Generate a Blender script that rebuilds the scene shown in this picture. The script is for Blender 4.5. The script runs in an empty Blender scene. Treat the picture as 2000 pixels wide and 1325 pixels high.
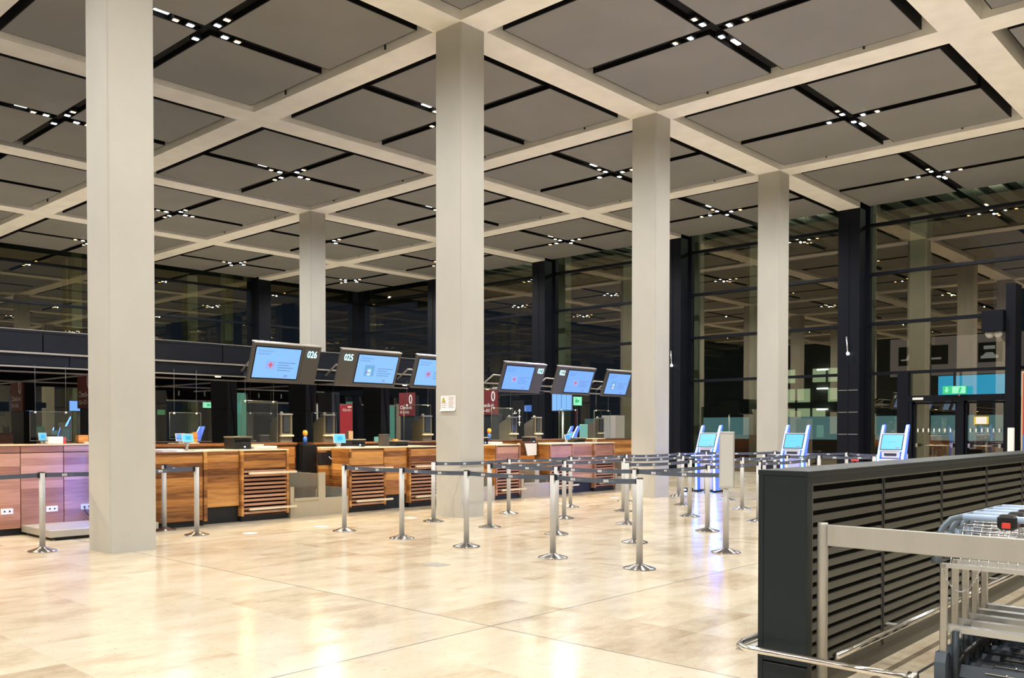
import bpy, math, random
from math import sin, cos, pi, radians
from mathutils import Vector, Matrix
random.seed(7)
S = bpy.context.scene
COL = S.collection

# ------------------------------------------------------------------ camera
CX, CY, CZ = -5.21171, -10.85553, 1.54379
YAW, PIT, ROL = 0.78659, -0.01726, -0.00059
FPX, PX, PY = 1744.797, 848.908, 867.226
fw = Vector((cos(YAW)*cos(PIT), sin(YAW)*cos(PIT), sin(PIT)))
rt0 = Vector((sin(YAW), -cos(YAW), 0)); up0 = rt0.cross(fw)
rt = rt0*cos(ROL)+up0*sin(ROL); up = -rt0*sin(ROL)+up0*cos(ROL)
cam = bpy.data.cameras.new('camera'); co = bpy.data.objects.new('camera', cam); COL.objects.link(co)
co.matrix_world = Matrix(((rt.x, up.x, -fw.x, CX), (rt.y, up.y, -fw.y, CY), (rt.z, up.z, -fw.z, CZ), (0, 0, 0, 1)))
cam.sensor_width = 36; cam.lens = FPX/2000*36
cam.shift_x = (1000-PX)/2000; cam.shift_y = (PY-662.5)/2000
cam.clip_start = 0.05; cam.clip_end = 500
S.camera = co
# ------------------------------------------------------------------ world, view, light levels
w = bpy.data.worlds.new('night'); S.world = w; w.use_nodes = True
w.node_tree.nodes['Background'].inputs[0].default_value = (0.012, 0.016, 0.028, 1)
w.node_tree.nodes['Background'].inputs[1].default_value = 0.5
S.view_settings.view_transform = 'Standard'; S.view_settings.look = 'None'
S.view_settings.gamma = 1; S.view_settings.use_curve_mapping = False
S.view_settings.exposure = 0.84
BAY_W = 520      # watts of the downlights of one ceiling bay

# ------------------------------------------------------------------ materials
def mat(name, col, rough=0.5, metal=0.0, emit=None, es=1.0, noise=None, bump=None, spec=None, aniso=None, coat=0, sample=False):
    """noise = (scale, amount, (sx,sy,sz) stretch)"""
    m = bpy.data.materials.new(name); m.use_nodes = True
    nt = m.node_tree; b = nt.nodes['Principled BSDF']
    b.inputs['Base Color'].default_value = (*col, 1); b.inputs['Roughness'].default_value = rough
    b.inputs['Metallic'].default_value = metal
    if spec is not None: b.inputs['Specular IOR Level'].default_value = spec
    if coat: b.inputs['Coat Weight'].default_value = coat; b.inputs['Coat Roughness'].default_value = 0.15
    if emit:
        b.inputs['Emission Color'].default_value = (*emit, 1); b.inputs['Emission Strength'].default_value = es
        if not sample: m.cycles.emission_sampling = 'NONE'
    if noise or bump:
        tc = nt.nodes.new('ShaderNodeTexCoord'); mp = nt.nodes.new('ShaderNodeMapping')
        nt.links.new(tc.outputs['Object'], mp.inputs['Vector'])
        n = nt.nodes.new('ShaderNodeTexNoise'); nt.links.new(mp.outputs[0], n.inputs['Vector'])
        sc, am, st = noise or (bump[0], 0, (1, 1, 1))
        mp.inputs['Scale'].default_value = st; n.inputs['Scale'].default_value = sc; n.inputs['Detail'].default_value = 6
        if am:
            mx = nt.nodes.new('ShaderNodeMix'); mx.data_type = 'RGBA'
            mx.inputs[6].default_value = (*[c*(1-am) for c in col], 1); mx.inputs[7].default_value = (*[min(1, c*(1+am)) for c in col], 1)
            cr = nt.nodes.new('ShaderNodeMapRange'); cr.inputs[1].default_value = .3; cr.inputs[2].default_value = .7
            nt.links.new(n.outputs[0], cr.inputs[0]); nt.links.new(cr.outputs[0], mx.inputs[0])
            nt.links.new(mx.outputs[2], b.inputs['Base Color'])
        if bump:
            bn = nt.nodes.new('ShaderNodeTexNoise'); bn.inputs['Scale'].default_value = bump[0]; bn.inputs['Detail'].default_value = 4
            nt.links.new(tc.outputs['Object'], bn.inputs['Vector'])
            bp = nt.nodes.new('ShaderNodeBump'); bp.inputs['Strength'].default_value = bump[1]; bp.inputs['Distance'].default_value = .01
            nt.links.new(bn.outputs[0], bp.inputs['Height']); nt.links.new(bp.outputs[0], b.inputs['Normal'])
    if aniso:
        b.inputs['Anisotropic'].default_value = aniso; b.inputs['Anisotropic Rotation'].default_value = .25
        t = nt.nodes.new('ShaderNodeTangent'); t.direction_type = 'RADIAL'; t.axis = 'Z'
        nt.links.new(t.outputs[0], b.inputs['Tangent'])
    return m

def glass(name, refl, tint, rcol=(1, 1, 1), rough=0.0):
    """thin pane: part mirror, part see-through; more mirror at a glancing angle"""
    m = bpy.data.materials.new(name); m.use_nodes = True; nt = m.node_tree; nt.nodes.clear()
    o = nt.nodes.new('ShaderNodeOutputMaterial'); mx = nt.nodes.new('ShaderNodeMixShader')
    t = nt.nodes.new('ShaderNodeBsdfTransparent'); g = nt.nodes.new('ShaderNodeBsdfGlossy')
    t.inputs[0].default_value = (*tint, 1); g.inputs[0].default_value = (*rcol, 1); g.inputs['Roughness'].default_value = rough
    gm = nt.nodes.new('ShaderNodeNewGeometry'); dt = nt.nodes.new('ShaderNodeVectorMath'); dt.operation = 'DOT_PRODUCT'
    nt.links.new(gm.outputs['Incoming'], dt.inputs[0]); nt.links.new(gm.outputs['Normal'], dt.inputs[1])
    def mth(op, a, b):
        n = nt.nodes.new('ShaderNodeMath'); n.operation = op
        for i, v in enumerate((a, b)):
            if isinstance(v, (int, float)): n.inputs[i].default_value = v
            else: nt.links.new(v, n.inputs[i])
        return n.outputs[0]
    k5 = mth('POWER', mth('SUBTRACT', 1.0, mth('ABSOLUTE', dt.outputs['Value'], 0.0)), 5.0)
    nt.links.new(mth('ADD', mth('MULTIPLY', k5, 1-refl-.04), refl+.04), mx.inputs[0])
    nt.links.new(t.outputs[0], mx.inputs[1]); nt.links.new(g.outputs[0], mx.inputs[2]); nt.links.new(mx.outputs[0], o.inputs[0])
    return m

def wood(name, c1, c2, c3, rough=0.35):
    """walnut boards laid sideways: each board its own tone, streaky grain along x"""
    m = bpy.data.materials.new(name); m.use_nodes = True; nt = m.node_tree; L = nt.links
    b = nt.nodes['Principled BSDF']; b.inputs['Roughness'].default_value = rough
    tc = nt.nodes.new('ShaderNodeNewGeometry'); sx = nt.nodes.new('ShaderNodeSeparateXYZ'); L.new(tc.outputs['Position'], sx.inputs[0])
    def M(op, a, bb=None):
        n = nt.nodes.new('ShaderNodeMath'); n.operation = op
        for i, v in enumerate((a, bb)):
            if v is None: continue
            if isinstance(v, (int, float)): n.inputs[i].default_value = v
            else: L.new(v, n.inputs[i])
        return n.outputs[0]
    board = M('FLOOR', M('MULTIPLY', sx.outputs[2], 9.0))
    wn = nt.nodes.new('ShaderNodeTexWhiteNoise'); wn.noise_dimensions = '2D'
    oi = nt.nodes.new('ShaderNodeObjectInfo'); cv = nt.nodes.new('ShaderNodeCombineXYZ'); L.new(board, cv.inputs[0]); L.new(M('MULTIPLY', oi.outputs['Random'], 50), cv.inputs[1])
    L.new(cv.outputs[0], wn.inputs['Vector'])
    mp = nt.nodes.new('ShaderNodeMapping'); mp.inputs['Scale'].default_value = (1.1, 1.1, 16); L.new(tc.outputs['Position'], mp.inputs[0])
    av = nt.nodes.new('ShaderNodeVectorMath'); av.operation = 'ADD'; L.new(mp.outputs[0], av.inputs[0]); L.new(wn.outputs['Color'], av.inputs[1])
    n = nt.nodes.new('ShaderNodeTexNoise'); n.inputs['Scale'].default_value = 2.2; n.inputs['Detail'].default_value = 8; n.inputs['Distortion'].default_value = .6
    L.new(av.outputs[0], n.inputs['Vector'])
    r = nt.nodes.new('ShaderNodeValToRGB'); e = r.color_ramp.elements
    e[0].position = .28; e[0].color = (*c1, 1); e[1].position = .75; e[1].color = (*c3, 1); x = e.new(.52); x.color = (*c2, 1)
    f = M('ADD', M('MULTIPLY', n.outputs[0], .55), M('MULTIPLY', wn.outputs['Value'], .45))
    L.new(f, r.inputs[0]); L.new(r.outputs[0], b.inputs['Base Color'])
    return m

def floor_mat():
    m = bpy.data.materials.new('limestone_floor'); m.use_nodes = True; nt = m.node_tree; L = nt.links
    b = nt.nodes['Principled BSDF']
    tc = nt.nodes.new('ShaderNodeTexCoord'); sx = nt.nodes.new('ShaderNodeSeparateXYZ'); L.new(tc.outputs['Object'], sx.inputs[0])
    def M(op, a, bb=None, c=None):
        n = nt.nodes.new('ShaderNodeMath'); n.operation = op
        for i, v in enumerate((a, bb, c)):
            if v is None: continue
            if isinstance(v, (int, float)): n.inputs[i].default_value = v
            else: L.new(v, n.inputs[i])
        return n.outputs[0]
    T = .625
    ty = M('FLOOR', M('DIVIDE', sx.outputs[1], T))
    # running bond in pairs of slabs: rows shifted irregularly
    tx = M('FLOOR', M('DIVIDE', sx.outputs[0], T*1.5))
    wn = nt.nodes.new('ShaderNodeTexWhiteNoise'); wn.noise_dimensions = '2D'
    cv = nt.nodes.new('ShaderNodeCombineXYZ'); L.new(tx, cv.inputs[0]); L.new(ty, cv.inputs[1]); L.new(cv.outputs[0], wn.inputs['Vector'])
    # per-slab shifted cloudy noise
    av = nt.nodes.new('ShaderNodeVectorMath'); av.operation = 'MULTIPLY_ADD'; L.new(wn.outputs['Color'], av.inputs[0]); av.inputs[1].default_value = (9, 9, 9)
    L.new(tc.outputs['Object'], av.inputs[2])
    n1 = nt.nodes.new('ShaderNodeTexNoise'); n1.inputs['Scale'].default_value = 2.3; n1.inputs['Detail'].default_value = 9; n1.inputs['Roughness'].default_value = .62
    n2 = nt.nodes.new('ShaderNodeTexNoise'); n2.inputs['Scale'].default_value = 16; n2.inputs['Detail'].default_value = 5; n2.inputs['Distortion'].default_value = 1.2
    mp = nt.nodes.new('ShaderNodeMapping'); mp.inputs['Scale'].default_value = (.7, 1.5, 1); mp.inputs['Rotation'].default_value = (0, 0, .785); L.new(av.outputs[0], mp.inputs[0])
    L.new(mp.outputs[0], n1.inputs['Vector']); L.new(mp.outputs[0], n2.inputs['Vector'])
    r1 = nt.nodes.new('ShaderNodeValToRGB'); e = r1.color_ramp.elements
    e[0].position = .25; e[0].color = (.37, .275, .175, 1); e[1].position = .80; e[1].color = (.69, .635, .52, 1); x = e.new(.47); x.color = (.575, .495, .365, 1)
    f = M('ADD', M('ADD', M('MULTIPLY', n1.outputs[0], .62), M('MULTIPLY', n2.outputs[0], .18)), M('MULTIPLY', wn.outputs['Value'], .17)); L.new(f, r1.inputs[0])
    # small brown flecks
    fl = M('GREATER_THAN', n2.outputs[0], .655)
    mx = nt.nodes.new('ShaderNodeMix'); mx.data_type = 'RGBA'; L.new(M('MULTIPLY', fl, .45), mx.inputs[0]); L.new(r1.outputs[0], mx.inputs[6]); mx.inputs[7].default_value = (.42, .28, .16, 1)
    def joint(v, period, wdt):
        fr = M('ABSOLUTE', M('SUBTRACT', M('FRACT', M('ADD', M('DIVIDE', v, period), .5)), .5))
        return M('LESS_THAN', fr, wdt/period/2)
    big = M('MAXIMUM', joint(sx.outputs[0], 6.25, .016), joint(sx.outputs[1], 6.25, .016))
    small = M('MAXIMUM', joint(sx.outputs[0], T*1.5, .004), joint(sx.outputs[1], T, .004))
    m2 = nt.nodes.new('ShaderNodeMix'); m2.data_type = 'RGBA'; L.new(M('MULTIPLY', small, .35), m2.inputs[0]); L.new(mx.outputs[2], m2.inputs[6]); m2.inputs[7].default_value = (.40, .33, .24, 1)
    m3 = nt.nodes.new('ShaderNodeMix'); m3.data_type = 'RGBA'; L.new(M('MULTIPLY', big, .85), m3.inputs[0]); L.new(m2.outputs[2], m3.inputs[6]); m3.inputs[7].default_value = (.17, .16, .15, 1)
    L.new(m3.outputs[2], b.inputs['Base Color'])
    rr = nt.nodes.new('ShaderNodeMapRange'); L.new(n1.outputs[0], rr.inputs[0]); rr.inputs[3].default_value = .11; rr.inputs[4].default_value = .25
    L.new(rr.outputs[0], b.inputs['Roughness']); b.inputs['Specular IOR Level'].default_value = .42
    return m

M = {}
M['floor'] = floor_mat()
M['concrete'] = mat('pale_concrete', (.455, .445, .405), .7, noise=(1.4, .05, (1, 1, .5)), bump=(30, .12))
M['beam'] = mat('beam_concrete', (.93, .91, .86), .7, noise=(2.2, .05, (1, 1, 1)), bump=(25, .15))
M['deck'] = mat('dark_deck', (.05, .05, .05), .8)
M['panel'] = mat('grey_mesh_panel', (.245, .245, .24), .55, noise=(.8, .06, (1, 1, 1)), bump=(260, .25))
M['black'] = mat('black_metal', (.008, .009, .012), .5, spec=.2)
M['track'] = mat('black_track', (.005, .005, .006), .6, spec=.12)
M['soffit'] = mat('matt_black_soffit', (.006, .007, .009), .9, spec=0)
M['fin'] = mat('led_halo_blue_fin', (.12, .18, .6), .3, emit=(.035, .10, .62), es=.75)  # blue halo of the LED strips put into the fin colour and emission
M['buffer'] = mat('slate_rubber_buffer', (.07, .095, .125), .45)
M['cladding'] = mat('blue_black_cladding', (.010, .013, .022), .4, noise=(3, .15, (1, 1, 1)), spec=.25)
M['mull'] = mat('anthracite_steel', (.005, .0065, .012), .5, spec=.15)
M['board'] = mat('off_white_board', (.50, .50, .48), .5)
M['wallblack'] = mat('slate_black_panel', (.010, .0165, .020), .38, bump=(300, .08), spec=.32)
M['slat'] = mat('dark_bronze_slat', (.085, .083, .064), .42)
M['walnut'] = wood('walnut_boards', (.12, .04, .01), (.37, .155, .04), (.62, .31, .09))
M['walnutdk'] = wood('dark_walnut', (.08, .028, .012), (.15, .055, .022), (.24, .10, .04))
M['walnutrd'] = wood('reddish_walnut', (.27, .12, .07), (.40, .20, .12), (.52, .29, .18))
M['edge'] = mat('pale_oak_edge', (.62, .42, .24), .4)
M['worktop'] = mat('cream_worktop', (.72, .62, .45), .4)
M['kick'] = mat('charcoal_kick', (.012, .013, .016), .45, spec=.3)
M['steel'] = mat('brushed_steel', (.56, .55, .51), .34, .8, noise=(14, .06, (1, 1, 12)))
M['alu'] = mat('satin_aluminium', (.62, .63, .63), .36, .7)
M['post'] = mat('queue_post_aluminium', (.50, .495, .48), .55, .35)
M['pillar'] = mat('blue_slate_pillar_cladding', (.019, .026, .038), .5, spec=.3)
M['cone'] = mat('radial_brushed_steel', (.36, .35, .34), .22, 1.0, aniso=.9)
M['chrome'] = mat('polished_chrome', (.75, .73, .70), .12, 1.0)
M['panelsteel'] = mat('matt_stainless_panel', (.46, .45, .415), .42, .5, noise=(2, .04, (1, 6, 1)))
M['conveyor'] = mat('champagne_conveyor_cladding', (.50, .45, .34), .38, .4)
M['belt'] = mat('slate_belt', (.07, .085, .12), .7)
M['beltblue'] = M['belt']
M['letter'] = mat('white_lettering', (.80, .82, .85), .5)
M['letterdim'] = mat('grey_lettering', (.20, .23, .28), .5)
M['plastic'] = mat('black_plastic', (.010, .010, .012), .35)
M['greyplastic'] = mat('olive_grey_housing', (.12, .115, .09), .5)
M['bezel'] = mat('taupe_display_housing', (.058, .053, .047), .45)
M['screen'] = mat('lit_blue_screen', (.02, .02, .02), .3, emit=(.13, .30, .56), es=1.0, sample=True)
M['screendeep'] = mat('lit_deeper_blue_screen', (.02, .02, .02), .3, emit=(.10, .24, .60), es=1.0, sample=True)
M['scr_txt'] = mat('screen_grey_text', (.02, .02, .02), .3, emit=(.06, .12, .28), es=1.0)
M['scr_box'] = mat('screen_lavender_box', (.02, .02, .02), .3, emit=(.17, .24, .5), es=1.0)
M['scr_dim'] = mat('screen_teal_box', (.02, .02, .02), .3, emit=(.07, .22, .40), es=1.0)
M['scr_white'] = mat('screen_white_box', (.02, .02, .02), .3, emit=(.3, .45, .6), es=1.0)
M['scr_red'] = mat('screen_red_mark', (.02, .02, .02), .3, emit=(.42, .03, .04), es=1.0)
M['scr_pur'] = mat('screen_purple_mark', (.02, .02, .02), .3, emit=(.16, .03, .26), es=1.0)
M['numeral'] = mat('glowing_numerals', (.1, .1, .1), .3, emit=(.40, .85, .95), es=1.6)
M['offscreen'] = mat('dark_blue_screen', (.035, .045, .07), .12)
M['cyan'] = mat('lit_cyan_screen', (.02, .02, .02), .3, emit=(.10, .42, .62), es=1.0)
M['cyandk'] = mat('lit_azure_square', (.02, .02, .02), .3, emit=(.02, .32, .75), es=1.0)
M['led'] = mat('blue_led_strip', (.1, .1, .1), .3, emit=(.04, .16, 1.0), es=75, sample=True)
M['ledwhite'] = mat('ice_blue_led', (.1, .1, .1), .3, emit=(.07, .24, 1.0), es=14, sample=True)
M['kiosk'] = mat('white_kiosk_body', (.62, .62, .72), .3)
M['red'] = mat('maroon_sign', (.155, .016, .022), .5)
M['redlit'] = mat('crimson_banner', (.42, .035, .05), .5)
M['white'] = mat('white_print', (.85, .85, .83), .5)
M['paper'] = mat('white_paper', (.80, .79, .78), .6)
M['yellow'] = mat('yellow_warning', (.75, .55, .03), .5)
M['inkgrey'] = mat('grey_print', (.45, .45, .45), .6)
M['inkpink'] = mat('pink_print', (.7, .45, .5), .6)
M['trimline'] = mat('pale_aluminium_profile', (.55, .53, .5), .3, .6)
M['lampwhite'] = mat('cool_spot_lens', (.1, .1, .1), .3, emit=(.82, .92, 1.0), es=16)
M['lampwarm'] = mat('warm_spot_lens', (.1, .1, .1), .3, emit=(1.0, .60, .24), es=9)
M['lampdiff'] = mat('white_diffuser', (.1, .1, .1), .3, emit=(1, .98, .95), es=3.2)
M['green'] = mat('green_exit_sign', (.02, .2, .1), .4, emit=(.01, .22, .08), es=1)
M['greenlight'] = mat('pale_green_exit_sign', (.02, .2, .1), .4, emit=(.18, .45, .28), es=1)
M['icon'] = mat('pale_pictogram', (.3, .28, .27), .5, emit=(.14, .12, .11), es=1)
M['orange'] = mat('orange_plastic', (.8, .3, .03), .5)
M['redplastic'] = mat('red_plastic', (.7, .06, .04), .4)
M['blueplastic'] = mat('blue_plastic', (.05, .16, .55), .4)
M['navy'] = mat('navy_rubber', (.022, .035, .05), .45)
M['tube'] = mat('blue_grey_tube', (.13, .17, .215), .35, .3)
M['sleeve'] = mat('pale_blue_handle_sleeve', (.32, .43, .60), .35)
M['wire'] = mat('bright_wire', (.72, .72, .74), .25, .9)
M['fac'] = glass('facade_glass', .12, (.78, .85, .80), (1.0, .84, .66))
M['facleft'] = glass('left_facade_glass', .10, (.74, .80, .74), (.95, .82, .55))
M['clear'] = glass('clear_pane', .0, (.93, .96, .95))
M['paneedge'] = mat('pane_edge', (.10, .11, .105), .3)
M['outcol'] = mat('outdoor_concrete', (.22, .215, .17), .8, noise=(2, .1, (1, 1, 1)))
M['asphalt'] = mat('asphalt', (.03, .03, .03), .8)
M['camwhite'] = mat('smoked_dome', (.5, .5, .48), .2)
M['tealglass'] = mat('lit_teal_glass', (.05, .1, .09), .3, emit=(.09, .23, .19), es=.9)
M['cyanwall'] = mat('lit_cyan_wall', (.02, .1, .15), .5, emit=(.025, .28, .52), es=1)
M['winlit'] = mat('lit_office_window', (.1, .1, .1), .3, emit=(.55, .62, .38), es=.45)
M['tube_light'] = mat('strip_lamp', (.1, .1, .1), .3, emit=(.95, 1, .9), es=4)
M['building'] = mat('dark_building', (.05, .05, .045), .7)
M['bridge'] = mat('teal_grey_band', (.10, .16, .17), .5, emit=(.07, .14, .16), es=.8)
M['brownwall'] = mat('brown_sign_wall', (.05, .04, .04), .6, emit=(.085, .06, .055), es=.9)

# ------------------------------------------------------------------ mesh builder
class MB:
    def __init__(s): s.v = []; s.f = []; s.m = []; s.mats = []; s.smooth = []
    def mi(s, m):
        if m is None: return 0
        if m not in s.mats: s.mats.append(m)
        return s.mats.index(m)
    def add(s, vs, fs, m=None, sm=False):
        o = len(s.v); s.v += [tuple(v) for v in vs]; k = s.mi(m)
        for f in fs: s.f.append([o+i for i in f]); s.m.append(k); s.smooth.append(sm)
        return s
    def box(s, x0, x1, y0, y1, z0, z1, m=None, bev=0, ch=None):
        if x0 > x1: x0, x1 = x1, x0
        if y0 > y1: y0, y1 = y1, y0
        if bev:
            b = min(bev, (x1-x0)/2.01, (y1-y0)/2.01, (z1-z0)/2.01)
            vs = []; 
            for (X, sx) in ((x0, 1), (x1, -1)):
                for (Y, sy) in ((y0, 1), (y1, -1)):
                    for (Z, sz) in ((z0, 1), (z1, -1)):
                        vs += [(X, Y+sy*b, Z+sz*b), (X+sx*b, Y, Z+sz*b), (X+sx*b, Y+sy*b, Z)]
            def id(i, j, k, a): return (i*4+j*2+k)*3+a
            fs = []
            for i in (0, 1):
                fs.append([id(i, 0, 0, 0), id(i, 0, 1, 0), id(i, 1, 1, 0), id(i, 1, 0, 0)][::1 if i == 0 else -1])
                fs.append([id(0, i, 0, 1), id(1, i, 0, 1), id(1, i, 1, 1), id(0, i, 1, 1)][::1 if i == 0 else -1])
                fs.append([id(0, 0, i, 2), id(0, 1, i, 2), id(1, 1, i, 2), id(1, 0, i, 2)][::1 if i == 0 else -1])
            for i in (0, 1):
                for j in (0, 1):
                    s1 = 1 if i == j else -1
                    fs.append([id(i, j, 0, 0), id(i, j, 0, 1), id(i, j, 1, 1), id(i, j, 1, 0)][::s1])
                    fs.append([id(i, 0, j, 0), id(i, 1, j, 0), id(i, 1, j, 2), id(i, 0, j, 2)][::s1])
                    fs.append([id(0, i, j, 1), id(0, i, j, 2), id(1, i, j, 2), id(1, i, j, 1)][::s1])
                    for k in (0, 1): fs.append([id(i, j, k, a) for a in range(3)])
            return s.add(vs, fs, m)
        vs = [(x, y, z) for x in (x0, x1) for y in (y0, y1) for z in (z0, z1)]
        return s.add(vs, [(0, 1, 3, 2), (4, 6, 7, 5), (0, 4, 5, 1), (2, 3, 7, 6), (0, 2, 6, 4), (1, 5, 7, 3)], m)
    def obox(s, o, ax, ay, az, m=None):
        """box from a corner and three edge vectors"""
        o, ax, ay, az = map(Vector, (o, ax, ay, az))
        vs = [o+ax*i+ay*j+az*k for i in (0, 1) for j in (0, 1) for k in (0, 1)]
        return s.add(vs, [(0, 1, 3, 2), (4, 6, 7, 5), (0, 4, 5, 1), (2, 3, 7, 6), (0, 2, 6, 4), (1, 5, 7, 3)], m)
    def quad(s, a, b, c, d, m=None): return s.add([a, b, c, d], [(0, 1, 2, 3)], m)
    def lathe(s, cx, cy, prof, n=24, m=None, sm=True):
        vs = [(cx+r*cos(2*pi*k/n), cy+r*sin(2*pi*k/n), z) for r, z in prof for k in range(n)]
        fs = [(i*n+k, i*n+(k+1) % n, (i+1)*n+(k+1) % n, (i+1)*n+k) for i in range(len(prof)-1) for k in range(n)]
        fs.append(tuple(range((len(prof)-1)*n, len(prof)*n))); fs.append(tuple(range(n))[::-1])
        return s.add(vs, fs, m, sm)
    def tube(s, pts, r, m=None, n=8, closed=False):
        pts = [Vector(p) for p in pts]; N = len(pts); vs = []; prev = None
        for i, p in enumerate(pts):
            if closed: t = pts[(i+1) % N]-pts[i-1]
            else: t = pts[min(i+1, N-1)]-pts[max(i-1, 0)]
            t.normalize()
            a = (prev - t*prev.dot(t)) if prev is not None else t.cross(Vector((0, 0, 1)))
            if a.length < 1e-4: a = t.cross(Vector((1, 0, 0)))
            a.normalize(); prev = a; b = t.cross(a)
            rr = r[i] if isinstance(r, (list, tuple)) else r
            vs += [p+(a*cos(2*pi*k/n)+b*sin(2*pi*k/n))*rr for k in range(n)]
        fs = [(i*n+k, i*n+(k+1) % n, ((i+1) % N)*n+(k+1) % n, ((i+1) % N)*n+k) for i in range(N if closed else N-1) for k in range(n)]
        if not closed: fs += [tuple(range(n))[::-1], tuple(range((N-1)*n, N*n))]
        return s.add(vs, fs, m, True)
    def prism(s, poly, o, u, v, wv, m=None):
        """polygon (list of 2D) in plane o,u,v extruded by wv"""
        o, u, v, wv = map(Vector, (o, u, v, wv)); n = len(poly)
        a = [o+u*p[0]+v*p[1] for p in poly]; b = [p+wv for p in a]
        fs = [tuple(range(n))[::-1], tuple(range(n, 2*n))]+[(i, (i+1) % n, n+(i+1) % n, n+i) for i in range(n)]
        return s.add(a+b, fs, m)
    def text(s, txt, o, u, v, h, m=None, align='L', sx=1.0, bold=0.0):
        vs, fs, wd = textmesh(txt, bold); o, u, v = map(Vector, (o, u, v))
        off = {'L': 0, 'C': -wd/2, 'R': -wd}[align]
        return s.add([o+u*((x+off)*h*sx)+v*(y*h) for x, y in vs], fs, m)
    def build(s, name, m=None, parent=None):
        me = bpy.data.meshes.new(name); me.from_pydata(s.v, [], s.f)
        if s.mats and m is None:
            for k in s.mats: me.materials.append(M[k])
        else:
            me.materials.append(M[m] if m else M[s.mats[0]])
            for k in s.mats: me.materials.append(M[k])
        off = 1 if (m and s.mats) else 0
        me.polygons.foreach_set('material_index', [k for k in s.m] if not off else [k+1 for k in s.m])
        me.polygons.foreach_set('use_smooth', s.smooth)
        me.update()
        ob = bpy.data.objects.new(name, me); COL.objects.link(ob)
        if parent is not None:
            me.transform(Matrix.Translation(-origin(parent))); ob.parent = parent
        return ob
def origin(p):
    return p.location.copy() if p.parent is None else origin(p.parent)+p.location
_tx = {}
def textmesh(t, bold=0.0):
    if (t, bold) in _tx: return _tx[(t, bold)]
    c = bpy.data.curves.new('lettering', 'FONT'); c.body = t; c.size = 1.0/0.73; c.offset = bold; c.resolution_u = 3
    o = bpy.data.objects.new('lettering', c); COL.objects.link(o)
    bpy.context.view_layer.update()
    me = bpy.data.meshes.new_from_object(o.evaluated_get(bpy.context.evaluated_depsgraph_get()))
    vs = [(v.co.x, v.co.y) for v in me.vertices]; fs = [tuple(p.vertices) for p in me.polygons]
    bpy.data.objects.remove(o); bpy.data.curves.remove(c); bpy.data.meshes.remove(me)
    wd = max(x for x, y in vs) if vs else 0
    _tx[(t, bold)] = (vs, fs, wd); return _tx[(t, bold)]
def tag(o, label, cat, group=None):
    o['label'] = label; o['category'] = cat
    if group: o['group'] = group
    return o
def st(o): o['kind'] = 'structure'; return o
def thing(name, label, cat, loc=(0, 0, 0), group=None):
    o = bpy.data.objects.new(name, None); COL.objects.link(o); o.location = loc; o.empty_display_size = .1
    return tag(o, label, cat, group)
def copy_tree(o, parent=None):
    c = o.copy(); COL.objects.link(c)
    if parent is not None: c.parent = parent
    for ch in list(o.children): copy_tree(ch, c)
    return c
def project(p):
    d = Vector(p)-Vector((CX, CY, CZ)); z = d.dot(fw)
    if z < .1: return None
    return (PX+FPX*d.dot(rt)/z, PY-FPX*d.dot(up)/z)
ORD = ['', 'first', 'second', 'third', 'fourth', 'fifth', 'sixth', 'seventh', 'eighth']
# ================================================================== hall shell
G = 6.25; HC = 8.487; BW = .331; CW = .307; PZ = HC+.04
XE, YE = 24.2, 24.4
st(MB().box(-26, 24.9, -24, 24.9, -.2, 0).build('floor', 'floor'))
# ceiling: grid of concrete beams, dark deck above, and the panels of bays outside the picture
cb = MB()
IX = range(-3, 4); JY = range(-3, 4)
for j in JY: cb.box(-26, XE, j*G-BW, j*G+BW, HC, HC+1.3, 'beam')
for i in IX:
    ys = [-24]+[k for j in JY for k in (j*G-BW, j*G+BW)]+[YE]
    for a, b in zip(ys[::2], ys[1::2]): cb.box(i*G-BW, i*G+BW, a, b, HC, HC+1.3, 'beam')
cb.box(-26, 25.2, -24, 25.2, HC+1.3, HC+1.5, 'deck')
def panel(mb, x0, x1, y0, y1):
    t = .02
    mb.box(x0, x1, y0, y1, PZ, PZ+.30, 'track')
    mb.quad((x0+t, y0+t, PZ-.003), (x0+t, y1-t, PZ-.003), (x1-t, y1-t, PZ-.003), (x1-t, y0+t, PZ-.003), 'panel')
def bay_rects(i, j):
    x0, y0 = i*G+BW+.2, j*G+BW+.2
    x1 = (i+1)*G-BW-.2 if i < 3 else 24.42
    y1 = (j+1)*G-BW-.2 if j < 3 else 24.42
    cx, cy = i*G+G/2, j*G+G/2; s = .12
    return (cx, cy), [('near', x0, cx-s, y0, cy-s), ('right', cx+s, x1, y0, cy-s), ('left', x0, cx-s, cy+s, y1), ('far', cx+s, x1, cy+s, y1)]
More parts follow.
